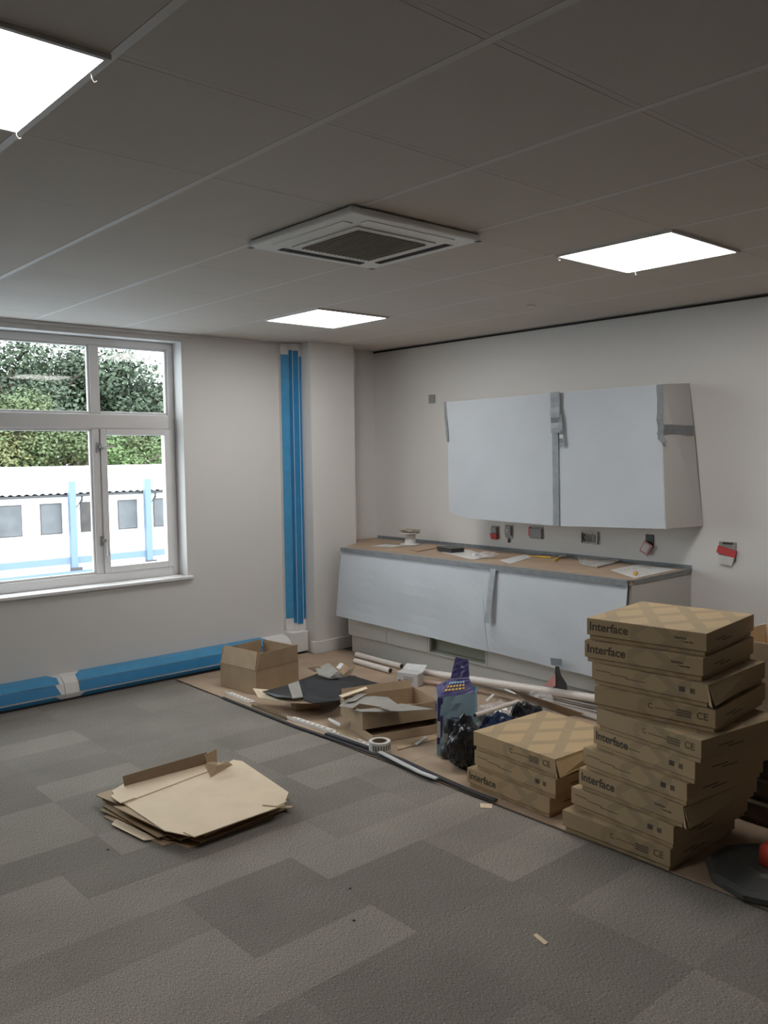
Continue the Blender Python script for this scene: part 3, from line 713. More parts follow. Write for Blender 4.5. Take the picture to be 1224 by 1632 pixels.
ordn = ['topmost', 'second from top', 'third from top, corner flap loose', 'fourth from top', 'fifth from top', 'fifth from bottom', 'fourth from bottom', 'third from bottom, corner flap loose', 'second from bottom', 'bottommost']
for i in range(10):
    zt = BT+.0+CH*(10-i); a = PZ(*Ls[i], zt); b = PZ(*Cs[i], zt); d = b-a
    rz = math.atan2(d.y, d.x); mid = a.lerp(b, .5); st = mid-Vector((math.cos(rz), math.sin(rz), 0))*CL/2
    k = .93+.12*random.random()
    carton(Vector((st.x, st.y, 0)), rz, zt-CH, 'brown printed carton, %s in the tall stack of ten' % ordn[i], KD[i][0], KD[i][1], (k, k, k, 1), KD[i][2], 'cartons in the tall stack')
Ls = [(757, 1160), (758, 1192), (747, 1222)]; Cs = [(882, 1203), (883, 1238), (873, 1270)]
for i in range(3):
    zt = BT+.0+CH*1.06*(3-i); a = PZ(*Ls[i], zt); b = PZ(*Cs[i], zt); d = b-a
    rz = math.atan2(d.y, d.x)+(0, -.01, 0)[i]; mid = a.lerp(b, .5); st = mid-Vector((math.cos(rz), math.sin(rz), 0))*CL/2
    k = 1.0
    carton(Vector((st.x, st.y, 0)), rz, BT+CH*(2-i), 'brown printed carton, %s in the low stack of three' % ('topmost', 'middle', 'bottommost')[i], i == 2, ('ce', 'lines', 'none')[i], (1.12, 1.1, 1.08, 1), i == 0, 'cartons in the low stack')

# ================================================================== more cartons behind, at the right edge
def carton_open(name, label, cx, cy, z, w_, d_, h_, rz, flaps, m='card', cat='box', th=.004, mi=None, tilt=0, group=None):
    """box with real walls; flaps = {side: (length, angle from vertical outwards)} sides 0:-y 1:+x 2:+y 3:-x"""
    t = thing(name, label, cat, (cx, cy, z), rz, group); t.rotation_euler = (tilt, 0, rz)
    a, b = w_/2, d_/2; mi = mi or m
    bx('bottom_panel', (-a, -b, .0004), (a, b, th), m, t, local=True)
    sides = [((-a, -b), (a, -b), (0, -1)), ((a, -b), (a, b), (1, 0)), ((a, b), (-a, b), (0, 1)), ((-a, b), (-a, -b), (-1, 0))]
    for k, (p_, q_, n_) in enumerate(sides):
        n3 = Vector((n_[0], n_[1], 0)); P0 = Vector((p_[0], p_[1], th)); P1 = Vector((q_[0], q_[1], th)); up = Vector((0, 0, h_-th))
        if k in (0, 2): P0 += (P1-P0).normalized()*th; P1 -= (P1-P0).normalized()*th
        G().slab([P0, P1, P1+up, P0+up], -n3*th).go('side_panel', m, t, local=True)
        if k in flaps:
            L_, ang = flaps[k]; dr = n3*math.sin(ang)+Vector((0, 0, 1))*math.cos(ang)
            e_ = (P1-P0).normalized()*.006; A = P0+up+e_+Vector((0, 0, .0008)); B = P1+up-e_+Vector((0, 0, .0008)); e2 = e_*1.5
            G().slab([A, B, B+dr*L_-e2, A+dr*L_+e2], dr.cross(P1-P0).normalized()*-.003).go('flap', m, t, local=True)
    return t
p = PZ(1180, 1330, BT)
# cartons behind the tall stack, deep shade put into their tint
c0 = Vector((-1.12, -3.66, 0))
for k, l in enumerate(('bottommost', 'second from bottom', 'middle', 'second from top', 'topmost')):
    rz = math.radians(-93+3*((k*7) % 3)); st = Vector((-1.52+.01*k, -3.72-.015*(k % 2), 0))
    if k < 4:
        carton(st, rz, BT+CH*k, 'brown carton tinted dark as shade, %s of the low stack behind the tall stack' % l.replace('second from top', 'topmost').replace('second from bottom', 'second').replace('middle', 'third'), 0, 'none', (.22, .2, .19, 1), 0, 'cartons behind the tall stack')
carton_open('open_carton', 'open light brown carton standing on stack at the right edge', -1.28, -4.20, BT+4*CH+.001, .45, .42, .42, math.radians(-92), {1: (.06, .3)}, 'cardl')
# round dark base with red body at right edge
p = PZ(1232, 1402, BT)
t = thing('cone_base', 'round dark grey base with red body at right edge of floor', 'floor base', (p.x, p.y, BT))
G().lathe([(0, .0005), (.235, .0005), (.245, .010), (.245, .028), (.225, .040), (.12, .052), (.10, .06), (0, .06)], n=10).go('base_disc', 'stone', t, local=True)
G().lathe([(0, .0605), (.05, .0605), (.05, .12), (.035, .135), (0, .135)], n=24).go('red_body', 'cone', t, local=True, smooth=True)

# ================================================================== open box by the window wall
p0 = PZ(400, 1110, BT)
ob = carton_open('open_carton', 'empty open cardboard box by the blue trunking, flaps up', p0.x+.215, p0.y+.215, BT, .40, .38, .17, math.radians(8), {0: (.115, .12), 1: (.10, -.1), 2: (.10, -.05), 3: (.125, -.25)}, 'card')

# ================================================================== flattened cartons in the middle of the carpet
def sheet(name, label, pix, z, m, th=.004, cat='cardboard', par=None, warp=.0, seed=0, zs=None, group=None):
    P = [PZ(a, b, (zs[i] if zs else z)) for i, (a, b) in enumerate(pix)]
    o = G().slab(P, (0, 0, th)).go(name, m, par)
    if label: tag(o, label, cat, group)
    return o
outs = [
    ([(163, 1302), (282, 1360), (440, 1300), (330, 1225)], .001, .10), ([(157, 1291), (298, 1352), (461, 1288), (345, 1220)], .012, .12),
    ([(160, 1283), (270, 1346), (452, 1279), (335, 1215)], .024, .09), ([(160, 1274), (308, 1341), (464, 1275), (352, 1211)], .036, .11),
    ([(151, 1268), (312, 1334), (460, 1268), (350, 1208)], .048, .08)]
lbls = ['bottommost', 'second from bottom', 'middle', 'second from top', 'uppermost under the big light sheet']
for (pix, z, nt), l in zip(outs, lbls):
    Q = [PZ(a, b, z) for a, b in pix]; P = []
    for i in range(4):
        a, b, c_ = Q[i-1], Q[i], Q[(i+1) % 4]; u, v = (a-b).normalized()*nt, (c_-b).normalized()*nt*.55
        P += [b+u, b+u*.92+v*.9, b+v] if i % 2 else [b+u*.3, b+v*.25]
    n = len(P)
    # slightly bowed sheet: fan about the centre
    c = sum(P, Vector())/n
    o = G().slab(P, (0, 0, .0045)).go('flattened_carton', 'card'); tag(o, 'flattened brown carton, %s in the pile on the carpet' % l, 'cardboard', 'flattened cartons on the carpet')
    # turned flap standing away a little under the sheet above
    i = random.randrange(n-1); a, b = P[i], P[i+1]; md = a.lerp(b, .5); inn = (c-md).normalized()
    G().slab([a.lerp(b, .15)+inn*.02+Vector((0, 0, .005)), a.lerp(b, .85)+inn*.02+Vector((0, 0, .005)), b.lerp(a, .2)-inn*.03+Vector((0, 0, .0085)), a.lerp(b, .25)-inn*.03+Vector((0, 0, .0085))], (0, 0, .0025)).go('side_flap', 'cardl', o)
ZT = .062
top = thing('flattened_carton', 'large pale flattened carton on top of the pile, flap standing up', 'cardboard', PZ(310, 1275, 0), 0, 'flattened cartons on the carpet')
top.location.z = ZT
def tsl(name, pix, zs, m='cardl', th=.004):
    P = [PZ(a, b, z) for (a, b), z in zip(pix, zs)]; return G().slab(P, (0, 0, th)).go(name, m, top)
tsl('main_panel', [(186, 1274), (262, 1325), (310, 1335), (452, 1285), (460, 1264), (386, 1214), (372, 1212), (345, 1226), (196, 1270)], [ZT]*9)
tsl('back_panel', [(178, 1262), (197, 1281), (337, 1228), (330, 1210), (204, 1246)], [ZT+.0045]*5)
tsl('front_panel', [(310, 1335), (292, 1327), (437, 1277), (454, 1284)], [ZT+.0045, ZT+.0045, ZT+.0045, ZT+.0045])
tsl('front_flap', [(438, 1276), (418, 1284), (442, 1286), (458, 1278)], [ZT+.0092]*4)
tsl('left_strip', [(180, 1286), (264, 1326), (292, 1328), (206, 1286)], [ZT-.0046]*4, 'card')
tsl('left_flap', [(176, 1270), (192, 1281), (216, 1272), (212, 1267), (199, 1268), (184, 1265)], [ZT+.0092]*6)
# standing back flap
A, B = PZ(198, 1253, ZT+.009), PZ(330, 1217, ZT+.009)
G().slab([A, B, B+Vector((.005, .01, .056)), A+Vector((-.002, .01, .046))], (.001, .0035, 0)).go('standing_flap', 'cardd', top)
A, B = PZ(332, 1222, ZT+.009), PZ(346, 1216, ZT+.009); 
G().slab([A, B, B+Vector((0, .0, .075)), A+Vector((-.02, .0, .066))], (.001, .0035, 0)).go('standing_flap', 'card', top)
P = [PZ(*a, ZT+.03) for a in ((338, 1240), (330, 1225), (329, 1212), (341, 1208), (346, 1218), (356, 1210), (368, 1213))]
P = [PZ(336, 1239, ZT+.01), PZ(327, 1222, ZT+.05), PZ(330, 1216, ZT+.062), PZ(343, 1214, ZT+.062), PZ(348, 1220, ZT+.05), PZ(362, 1213, ZT+.05), PZ(371, 1219, ZT+.03)]
G().slab(P, (.001, .003, .001)).go('torn_flap', 'card', top)

# ================================================================== rubbish heap
def flat(name, label, pix, z, m, th=.004, cat='cardboard', zs=None, group=None): return sheet(name, label, pix, z, m, th, cat, None, 0, 0, zs, group)
# brown flattened board underneath, black board on top, low boxes
flat('cardboard_sheet', 'flattened brown cardboard under the black board', [(408, 1098), (420, 1090), (478, 1076), (530, 1072), (600, 1092), (560, 1112), (470, 1117)], BT+.0, 'card', .004)
carton_open('low_box', 'small shallow cardboard box supporting the black board', *PZ(487, 1128, BT).xy, BT+.006, .16, .12, .075, math.radians(-20), {}, 'card')
flat('cardboard_sheet', 'light brown cardboard edge curling from beneath the black board', [(403, 1098), (412, 1112), (455, 1120), (500, 1122), (490, 1112), (430, 1100)], 0, 'cardl', .004, zs=[.09, .06, .085, .10, .105, .10])
bk = thing('black_board', 'large bent black board lying over low boxes', 'board', PZ(530, 1100, BT))
A = [(418, 1102), (456, 1094), (466, 1114), (480, 1124)]
def bslab(name, pix, zs, m): P = [PZ(a, b, z) for (a, b), z in zip(pix, zs)]; return G().slab(P, (0, 0, .005)).go(name, m, bk)
bslab('left_panel', [(418, 1103), (459, 1093), (466, 1113), (440, 1112)], [.10, .13, .12, .10], 'black')
bslab('grey_stripe', [(459, 1092), (476, 1086), (483, 1112), (466, 1114)], [.13, .13, .12, .12], 'cardg')
bslab('middle_panel', [(476, 1085), (508, 1074), (568, 1090), (540, 1117), (500, 1122), (484, 1116)], [.13, .10, .12, .10, .11, .12], 'black')
bslab('right_panel', [(566, 1079), (610, 1092), (655, 1101), (640, 1108), (600, 1108), (545, 1104)], [.05, .05, .03, .03, .05, .08], 'black')
bslab('far_panel', [(508, 1074), (566, 1078), (600, 1098), (560, 1100)], [.06, .05, .06, .08], 'black')
# crumpled small box on top
cb = thing('crushed_box', 'small crushed grey-brown box lying on the black board', 'box', PZ(530, 1078, .13))
def cs(name, pix, zs, m): P = [PZ(a, b, z) for (a, b), z in zip(pix, zs)]; return G().slab(P, (0, .002, .002)).go(name, m, cb)
cs('left_flap', [(490, 1065), (510, 1062), (516, 1072), (502, 1071)], [.14, .17, .14, .13], 'cardd')
cs('front_panel', [(503, 1066), (524, 1057), (539, 1070), (526, 1080), (508, 1076)], [.15, .19, .17, .13, .13], 'cardg')
cs('white_label', [(536, 1064), (542, 1057), (548, 1058), (542, 1067)], [.17, .2, .2, .17], 'paper')
cs('right_panel', [(540, 1069), (548, 1058), (556, 1063), (548, 1076)], [.16, .2, .18, .14], 'card')
cs('right_flap', [(550, 1074), (566, 1063), (560, 1074), (550, 1079)], [.14, .17, .14, .13], 'cardd')
cs('bottom_panel', [(506, 1076), (526, 1082), (552, 1078), (534, 1070)], [.125, .125, .125, .125], 'cardg')
flat('cardboard_strip', 'thin pale cardboard strip leaning across the black board', [(540, 1109), (583, 1095), (586, 1098), (546, 1112)], 0, 'cardl', .003, zs=[.19, .20, .20, .19])
# big open box with grey offcuts
c = PZ(606, 1146, .05)
nb = carton_open('open_carton', 'open shallow cardboard box filled with grey board offcuts', -1.765, -2.03, .058, .50, .34, .105, math.radians(-17), {2: (.05, .5)}, 'card', mi='card')
ub = carton_open('crushed_carton', 'squashed cardboard box underneath the box of grey offcuts', -1.80, -2.15, BT+.001, .49, .30, .049, math.radians(-15), {}, 'card')
for k, (pix, zs) in enumerate([
    ([(540, 1126), (555, 1113), (595, 1110), (618, 1112), (638, 1126), (604, 1127), (573, 1122), (562, 1130)], [.165, .17, .17, .17, .175, .18, .17, .165]),
    ([(604, 1128), (640, 1122), (692, 1131), (640, 1134), (625, 1134)], [.183, .183, .18, .185, .183]),
    ([(563, 1132), (600, 1129), (624, 1135), (576, 1135)], [.166, .166, .166, .166]),
    ([(548, 1120), (570, 1107), (585, 1106), (566, 1118)], [.178, .18, .18, .178])]):
    flat('board_offcut', ['largest grey board offcut lying across the open box', 'pointed grey offcut reaching over right end of the box', 'narrow grey offcut at front left edge of the box', 'small grey board offcut at back left of the open box'][k], pix, 0, 'cardg', .0035, 'offcut', zs=zs, group='grey offcuts in the open box')
flat('packing_slip', 'white printed slip under the offcut box', [(596, 1163), (650, 1160), (646, 1170), (600, 1176)], .061, 'paper', .0008, 'paper') if False else None
flat('cardboard_scrap', 'brown cardboard scrap between tape roll and offcut box', [(538, 1156), (552, 1160), (578, 1186), (572, 1188), (535, 1166)], BT+.0, 'card', .004)
flat('cardboard_scrap', 'brown cardboard scrap right of the white tape roll', [(630, 1184), (690, 1172), (697, 1178), (634, 1196)], BT+.001, 'card', .004)
flat('plastic_strip', 'thin white strip lying on board left of the blue sack', [(660, 1186), (678, 1174), (681, 1176), (664, 1188)], BT+.008, 'paper', .003, 'strip')
flat('plastic_strip', 'thin white strip pointing under the offcut box at its left', [(524, 1144), (543, 1154), (541, 1158), (523, 1148)], BT+.03, 'paper', .003, 'strip')
# tape roll
p = PZ(611, 1198, BT)
t = thing('tape_roll', 'white printed tape roll standing flat near the floor strips', 'tape roll', (p.x, p.y+.03, BT))
G().lathe([(.043, .0005), (.060, .0005), (.060, .055), (.043, .055), (.043, .0005)], n=28).go('tape_winding', 'paper', t, local=True, smooth=False)
G().lathe([(.037, .001), (.0425, .001), (.0425, .0545), (.037, .0545), (.037, .001)], n=28).go('card_core', 'cardd', t, local=True)
for k in range(9):
    a = -2.9+k*.25
    G().box((.0602, -.004, .012), (.0606, .004, .042), Matrix.Rotation(a, 4, 'Z')).go('printed_mark', 'inkf', t, local=True)
# small white carton
p = PZ(649, 1093, BT)
t = thing('small_carton', 'small white cardboard carton with open lid beside the tubes', 'box', (p.x, p.y, BT), math.radians(-72))
bevel(G().box((-.085, .0, .0005), (.085, .085, .09)).go('carton_body', mat('white_board', (.56, .55, .56), .6), t, local=True), .002)
G().slab([(-.084, .083, .0905), (.084, .083, .0905), (.086, .14, .125), (-.080, .14, .12)], (0, 0, .002)).go('lid_flap', 'paper', t, local=True)
bx('printed_mark', (-.07, -.0006, .018), (-.05, -.0001, .038), 'purple', t, local=True)
for k in range(3): bx('printed_line', (-.03, -.0006, .03+.014*k), (.05, -.0001, .034+.014*k), 'inkf', t, local=True)
# ---- white tubes
def tube(lbl, a, b, r, m='tube', pts=None, cat='tube'):
    A, B = a, b; t = thing('plastic_tube', lbl, cat, A, 0); P = pts or [A, A.lerp(B, .5), B]
    n = 14; g = G().tube(P, r, n); g.go('tube_wall', m, t, smooth=False)
    for q_, o_ in ((P[0], P[1]), (P[-1], P[-2])):
        d = (q_-o_).normalized(); G().tube([q_+d*.0005, q_+d*.002], r*.8, n).go('tube_bore', 'dark' if m != 'tubepink' else m, t)
    return t
r1 = .021
def tz(px, py, z): return PZ(px, py, z)
tube('long white plastic tube along floor behind the blue sack', tz(668, 1070, BT+.06), tz(990, 1119, BT+.16), .024)
tube('shorter white tube at back left, running towards cabinets', tz(568, 1043, BT+.022), tz(640, 1062, BT+.022), .021)
tube('pinkish white tube in front of the shorter one at back left', tz(566, 1053, BT+.022), tz(622, 1069, BT+.022), .021)
tube('thin pink wrapped tube lying beneath the long white tube', tz(655, 1083, BT+.0165), tz(742, 1096, BT+.0165), .015, 'tubepink')
tube('white tube lying low behind the low carton stack', tz(836, 1105, BT+.022), tz(990, 1155, BT+.022), .020)
# bundle of thin strips below the long tube
for k in range(5):
    a, b = tz(830, 1094+k*3, BT+.085-.014*k), tz(985, 1124+k*4.5, BT+.12-.014*k)
    o = G().tube([a, b], .006, 4).go('trim_strip', 'cardg' if k % 2 else 'tube'); tag(o, 'thin grey-white trim strip in bundle beneath the long tube', 'strip', 'strips under the long tube')
flat('cardboard_sheet', 'brown cardboard flap leaning behind low carton stack', [(812, 1098), (930, 1138), (906, 1142), (840, 1118)], 0, 'card', .004, zs=[.30, .22, .15, .2])

# ---- blue sack
A0 = PZ(700, 1203, BT); B0 = PZ(755, 1196, BT)
sk = thing('adhesive_sack', 'blue and purple paper sack standing upright with its top torn open', 'sack', ((A0.x+B0.x)/2, (A0.y+B0.y)/2, BT), math.radians(-55))
# local frame: x along wide face (towards right in view), y away from camera
def grid_face(P, nx=6, nz=8, amp=.006, seed=0):
    """bilinear patch of 4 corners with crumple"""
    a, b, c_, d_ = [Vector(q_) for q_ in P]; V = []; Fs = []; nrm = (b-a).cross(d_-a).normalized()
    for j in range(nz+1):
        for i in range(nx+1):
            s, t_ = i/nx, j/nz; q_ = a.lerp(b, s).lerp(d_.lerp(c_, s), t_)
            e_ = 1 if 0 < i < nx and 0 < j < nz else .0
            V.append(q_+nrm*amp*e_*noise.noise(Vector((s*4+seed, t_*5, seed)))*2)
    for j in range(nz):
        for i in range(nx): k = j*(nx+1)+i; Fs.append((k, k+1, k+nx+2, k+nx+1))
    return V, Fs
w2, d2, hh = .10, .055, .34
FL, FR, BL, BR = (-w2, -d2), (w2, -d2), (-w2, d2), (w2, d2)
def patch(name, P, m, seed, **k):
    V, Fs = grid_face(P, seed=seed, **k); n = len(V)
    o = link(name, V, Fs, m, sk, local=True); md = o.modifiers.new('thick', 'SOLIDIFY'); md.thickness = .002; return o
patch('front_panel', [(-w2, -d2, .001), (w2, -d2, .001), (w2+.012, -d2-.01, hh+.015), (-w2+.01, -d2-.015, hh-.02)], 'sack', 1)
patch('left_gusset', [(-w2, d2, .001), (-w2, -d2, .001), (-w2+.01, -d2-.015, hh-.02), (-w2-.02, d2, hh+.01)], 'sackl', 2)
patch('right_gusset', [(w2, -d2, .001), (w2, d2, .001), (w2+.01, d2, hh+.02), (w2+.012, -d2-.01, hh+.015)], 'sackl', 3)
patch('rear_panel', [(w2, d2, .001), (-w2, d2, .001), (-w2-.02, d2, hh+.01), (w2+.01, d2, hh+.02)], 'sack', 4)
patch('top_fold', [(-w2+.01, -d2-.015, hh-.018), (w2+.012, -d2-.01, hh+.017), (.07, d2*.3, hh+.075), (-.035, d2*.5, hh+.06)], 'purple', 5)
patch('side_fold', [(-w2-.02, d2, hh+.012), (-w2+.01, -d2-.015, hh-.018), (-.035, d2*.5, hh+.06), (-.035, d2*.6, hh+.062)], 'purple', 6)
patch('raised_flap', [(-.035, d2*.5, hh+.062), (.07, d2*.3, hh+.077), (.06, d2*1.1, hh+.165), (-.012, d2*1.2, hh+.175)], 'purple', 7)
patch('dark_stripe', [(-w2+.002, -d2-.0045, .06), (-w2+.030, -d2-.0050, .06), (-w2+.040, -d2-.018, hh-.018), (-w2+.01, -d2-.019, hh-.021)], 'purple', 8, amp=.002)
bx('sack_label', (-w2-.0065, -.035, hh*.68), (-w2-.0050, .035, hh*.82), 'purple', sk, local=True)
patch('white_label', [(-w2+.004, -d2-.010, .10), (-w2+.022, -d2-.010, .10), (-w2+.024, -d2-.013, .19), (-w2+.006, -d2-.013, .19)], 'paper', 9, amp=0, nx=2, nz=2)
# yellow lettering lines on the purple fold
a, b, c_, d_ = [Vector(q_) for q_ in ((-w2+.01, -d2-.015, hh-.018), (w2+.012, -d2-.01, hh+.017), (.07, d2*.3, hh+.075), (-.035, d2*.5, hh+.06))]
nn = (b-a).cross(d_-a).normalized()
nn = nn if nn.z > 0 else -nn
for j in range(3):
    for i in range(6):
        s = .12+i*.11; t_ = .25+.2*j; P = [a.lerp(b, s_).lerp(d_.lerp(c_, s_), tt)+nn*.008 for s_, tt in ((s, t_), (s+.07, t_), (s+.07, t_+.11), (s, t_+.11))]
        G().slab(P, nn*.0008).go('printed_mark', 'yellow' if j != 2 else 'sackl', sk, local=True)
for j in range(2):
    bx('printed_line', (-.02, -d2-.012, .15+.06*j), (.07, -d2-.0105, .156+.06*j), 'purple', sk, local=True)

# ---- bottle and black bags
p = PZ(712, 1208, BT)
t = thing('spray_bottle', 'dark round-bottomed tube leaning against the blue sack foot', 'bottle', (p.x, p.y, BT))
G().lathe([(0, .001), (.025, .001), (.034, .02), (.035, .045), (.028, .06), (.018, .07), (.016, .17), (.012, .18), (0, .18)], n=20).go('bottle_body', 'dark', t, local=True, smooth=True)
G().lathe([(.0185, .09), (.0185, .14)], n=20).go('bottle_label', 'cardg', t, local=True)
def bag(label, px, py, rad, seed, m='bag', zc=None, amp=.45, cat='bag', sub=4, name='bin_bag', fr=2.4):
    p = PZ(px, py, BT); zc = zc if zc is not None else rad[2]*.8
    v, fc = crumple((0, 0, zc), rad, seed, amp, fr, sub, .0005)
    o = link(name, v, fc, m, None, local=True); o.location = (p.x, p.y, BT); 
    return tag(o, label, cat)
def bagw(label, x, y, rad, seed, m, amp=.35, **k):
    zc = rad[2]*1.0; v, fc = crumple((0, 0, zc), rad, seed, amp, k.get('fr', 1.7), 4, .0005)
    o = link(k.get('name', 'bin_bag'), v, fc, m); o.location = (x, y, BT); return tag(o, label, k.get('cat', 'bag'))
bagw('crumpled black bin bag against the low carton stack', -1.985, -2.84, (.078, .085, .14), 2, 'bag', .5)
bagw('navy plastic bag squashed behind the black bin bag', -1.74, -2.86, (.09, .085, .125), 5, 'navy')
bagw('black bin bag behind the far side of low carton stack', -1.52, -2.87, (.10, .085, .135), 8, 'bag')
bagw('heap of crumpled clear polythene behind the low carton stack', -1.30, -2.79, (.10, .11, .125), 13, 'clear', .5, cat='plastic wrap', name='plastic_wrap', fr=3.2)
bagw('brown crumpled packing paper right of the blue sack', -1.58, -2.60, (.12, .09, .085), 17, 'cardg', .5, cat='paper', name='packing_paper', fr=3)
bagw('clear crumpled wrapping heap behind the black bags', -1.33, -2.52, (.10, .11, .07), 21, 'clear', .6, cat='plastic wrap', name='plastic_wrap', fr=3.5)
tube('short white tube poking up from bags behind the sack', tz(757, 1140, .285), tz(826, 1118, .275), .012)
flat('plastic_strip', 'short white strip poking from clear polythene heap', [(774, 1116), (786, 1106), (788, 1108), (777, 1118)], .22, 'paper', .003, 'strip')
flat('plastic_strip', 'thin white strip at the top of the clear polythene', [(804, 1098), (822, 1105), (822, 1107), (804, 1100)], .24, 'paper', .003, 'strip')
o = flat('orange_strip', 'pair of small bright orange strips right of the blue sack', [(753, 1101), (762, 1104), (761, 1107), (752, 1104)], BT+.001, 'orange', .002, 'strip')
for k, (x_, y_) in enumerate(((793, 1132), (803, 1128), (775, 1146))):
    flat('paper_scrap', ['pale scrap with hole among bags, left one', 'pale triangular scrap among bags, right one', 'white scrap low among bags beside the sack'][k], [(x_-5, y_+3), (x_+3, y_-4), (x_+6, y_+5)], .22-.01*k, 'plaster', .002, 'paper')

# ================================================================== strips along the sheet edge
def poly(pts, n=30):
    out = []
    for i in range(len(pts)-1):
        for k in range(n): out.append(Vector(pts[i]).lerp(Vector(pts[i+1]), k/n))
    return out+[Vector(pts[-1])]
def ribbon(name, pix, wid, th, z, m, label, cat='strip'):
    P = [PZ(a, b, z) for a, b in pix]; V = []; n = len(P)
    for i, p in enumerate(P):
        d = (P[min(i+1, n-1)]-P[max(i-1, 0)]).normalized(); s = Vector((-d.y, d.x, 0))*wid/2
        V += [p-s, p+s, p+s+Vector((0, 0, th)), p-s+Vector((0, 0, th))]
    Fs = [(0, 1, 2, 3), tuple(4*(n-1)+k for k in (3, 2, 1, 0))]
    for i in range(n-1):
        for k in range(4): a = 4*i+k; b = 4*i+(k+1) % 4; Fs.append((a, b, b+4, a+4))
    o = link(name, V, Fs, m); return tag(o, label, cat) if label else o
ribbon('edge_strip', [(355, 1112), (400, 1130), (470, 1158), (540, 1182), (600, 1204), (650, 1226), (690, 1243)], .022, .006, .0068, 'rubber', 'black edging strip on carpet beside the hardboard')
ribbon('edge_strip', [(520, 1170), (580, 1190), (640, 1212), (700, 1240), (750, 1262), (790, 1277)], .028, .008, .0135, 'rubber', 'ridged black rubber strip on hardboard edge, ending near low stack')
ribbon('edge_strip', [(605, 1199), (640, 1217), (670, 1232), (696, 1242)], .026, .007, .0222, 'alu', 'short shiny aluminium strip lying beside the black strips')
def bead(label, pix, m, wid, pitch=.045, z=BT):
    P = [PZ(a, b, z) for a, b in pix]; t = thing('perforated_bead', label, 'trim', P[0])
    g = G(); tot = 0; n = len(P)
    for i in range(n-1):
        a, b = P[i], P[i+1]; L_ = (b-a).length; d = (b-a)/L_; s = Vector((-d.y, d.x, 0))
        g.slab([a+s*wid*.5, b+s*wid*.5, b+s*(wid*.5-.008), a+s*(wid*.5-.008)], (0, 0, .003)); g.slab([a-s*wid*.5, b-s*wid*.5, b-s*(wid*.5-.004), a-s*(wid*.5-.004)], (0, 0, .018))
        k = 0
        while k*pitch < L_-pitch*.5:
            c = a+d*(k*pitch); g.slab([c-s*(wid*.5-.004), c-s*(wid*.5-.004)+d*pitch*.5, c+s*(wid*.5-.008)+d*pitch*.62, c+s*(wid*.5-.008)+d*pitch*.12], (0, 0, .003)); k += 1
    o = g.go('bead_mesh', m, t); return t
bead('white perforated bead at far end of hardboard edge', [(364, 1105), (402, 1120)], 'plaster', .055)
bead('brown perforated bead continuing from the white one', [(406, 1125), (462, 1147)], 'cardd', .05)
bead('white perforated bead in middle of hardboard edge', [(463, 1144), (520, 1163), (592, 1190)], 'plaster', .06)

# scraps on the carpet
flat('cardboard_scrap', 'tiny cardboard scrap on carpet near low carton stack', [(765, 1281), (785, 1282), (784, 1289), (766, 1288)], .0006, 'cardl', .003)
flat('cardboard_scrap', 'tiny cardboard sliver alone on carpet at front right', [(850, 1492), (855, 1489), (874, 1504), (868, 1507)], .0006, 'cardl', .004)
for k, (x_, y_) in enumerate(((558, 1416), (172, 1354), (564, 1467))):
    p = PZ(x_, y_, .0005); G().lathe([(0, 0), (.006, 0), (.005, .003), (0, .004)], tuple(p), 8).go('debris_crumb', 'dark'); tag(COL.objects[-1], ['tiny dark crumb on carpet in centre of floor', 'tiny dark crumb on carpet left of the cardboard pile', 'tiny dark crumb on carpet nearest the front centre'][k], 'crumb', 'crumbs on the carpet')

# ================================================================== outdoors
GZ = -3.6
grd = struct(bx('ground', (-60, .9, GZ-.3), (90, 70, GZ), 'ground'))
D = 28.0
bld = thing('site_building', 'long white single-storey building with corrugated roof outside the window', 'building', (9, D, GZ))
EZ = .22
bx('wall', (-14, D, GZ+.001), (34, D+7, EZ-.05), 'clad', bld)
V = []; Fs = []; N_ = 620
for k in range(N_+1):
    x = -14.5+49*k/N_; zz = .035*math.sin(x*2*PI/.30)
    V += [(x, D-.35, EZ+zz), (x, D+3.9, EZ+.85+zz), (x, D-.35, EZ+zz+.03), (x, D+3.9, EZ+.88+zz)]
for k in range(N_): a = 4*k; Fs += [(a, a+4, a+5, a+1), (a+2, a+3, a+7, a+6), (a, a+2, a+6, a+4), (a+1, a+5, a+7, a+3)]
link('roof_slope', V, Fs, 'roof', bld)
G().box((-14.5, D+3.7, EZ+.85), (34.5, D+4.2, EZ+1.02)).go('roof_ridge', 'roof', bld)
V2 = [(-14.5, D+4, EZ+.9), (34.5, D+4, EZ+.9), (34.5, D+7.3, EZ), (-14.5, D+7.3, EZ)]
G().slab(V2, (0, 0, .04)).go('rear_slope', 'roof', bld)
bx('gutter', (-14.5, D-.30, EZ-.14), (34.5, D-.002, EZ-.05), 'pipe', bld)
w0 = PY(62, 805, D); w1 = PY(186, 800, D); stp = (w1.x-w0.x)/2; zt0 = w0.z; zb0 = PY(98, 849, D).z
post0 = PY(113, 800, D-.4).x; post1 = PY(233, 800, D-.4).x; ps = post1-post0
for k in range(-8, 12):
    x = w0.x+k*stp+.02
    if x < -13.5 or x > 32: continue
    wd = .86 if k != -1 else 1.0
    if k == -1: x -= .1
    g = G().box((x, D-.03, zb0-.04), (x+wd, D-.001, zt0+.04)); wf = bevel(g.go('window', 'pipe', bld), .02)
    bx('pane', (x+.04, D-.036, zb0), (x+wd-.04, D-.0305, zt0), 'paned' if k == 1 else 'pane', wf)
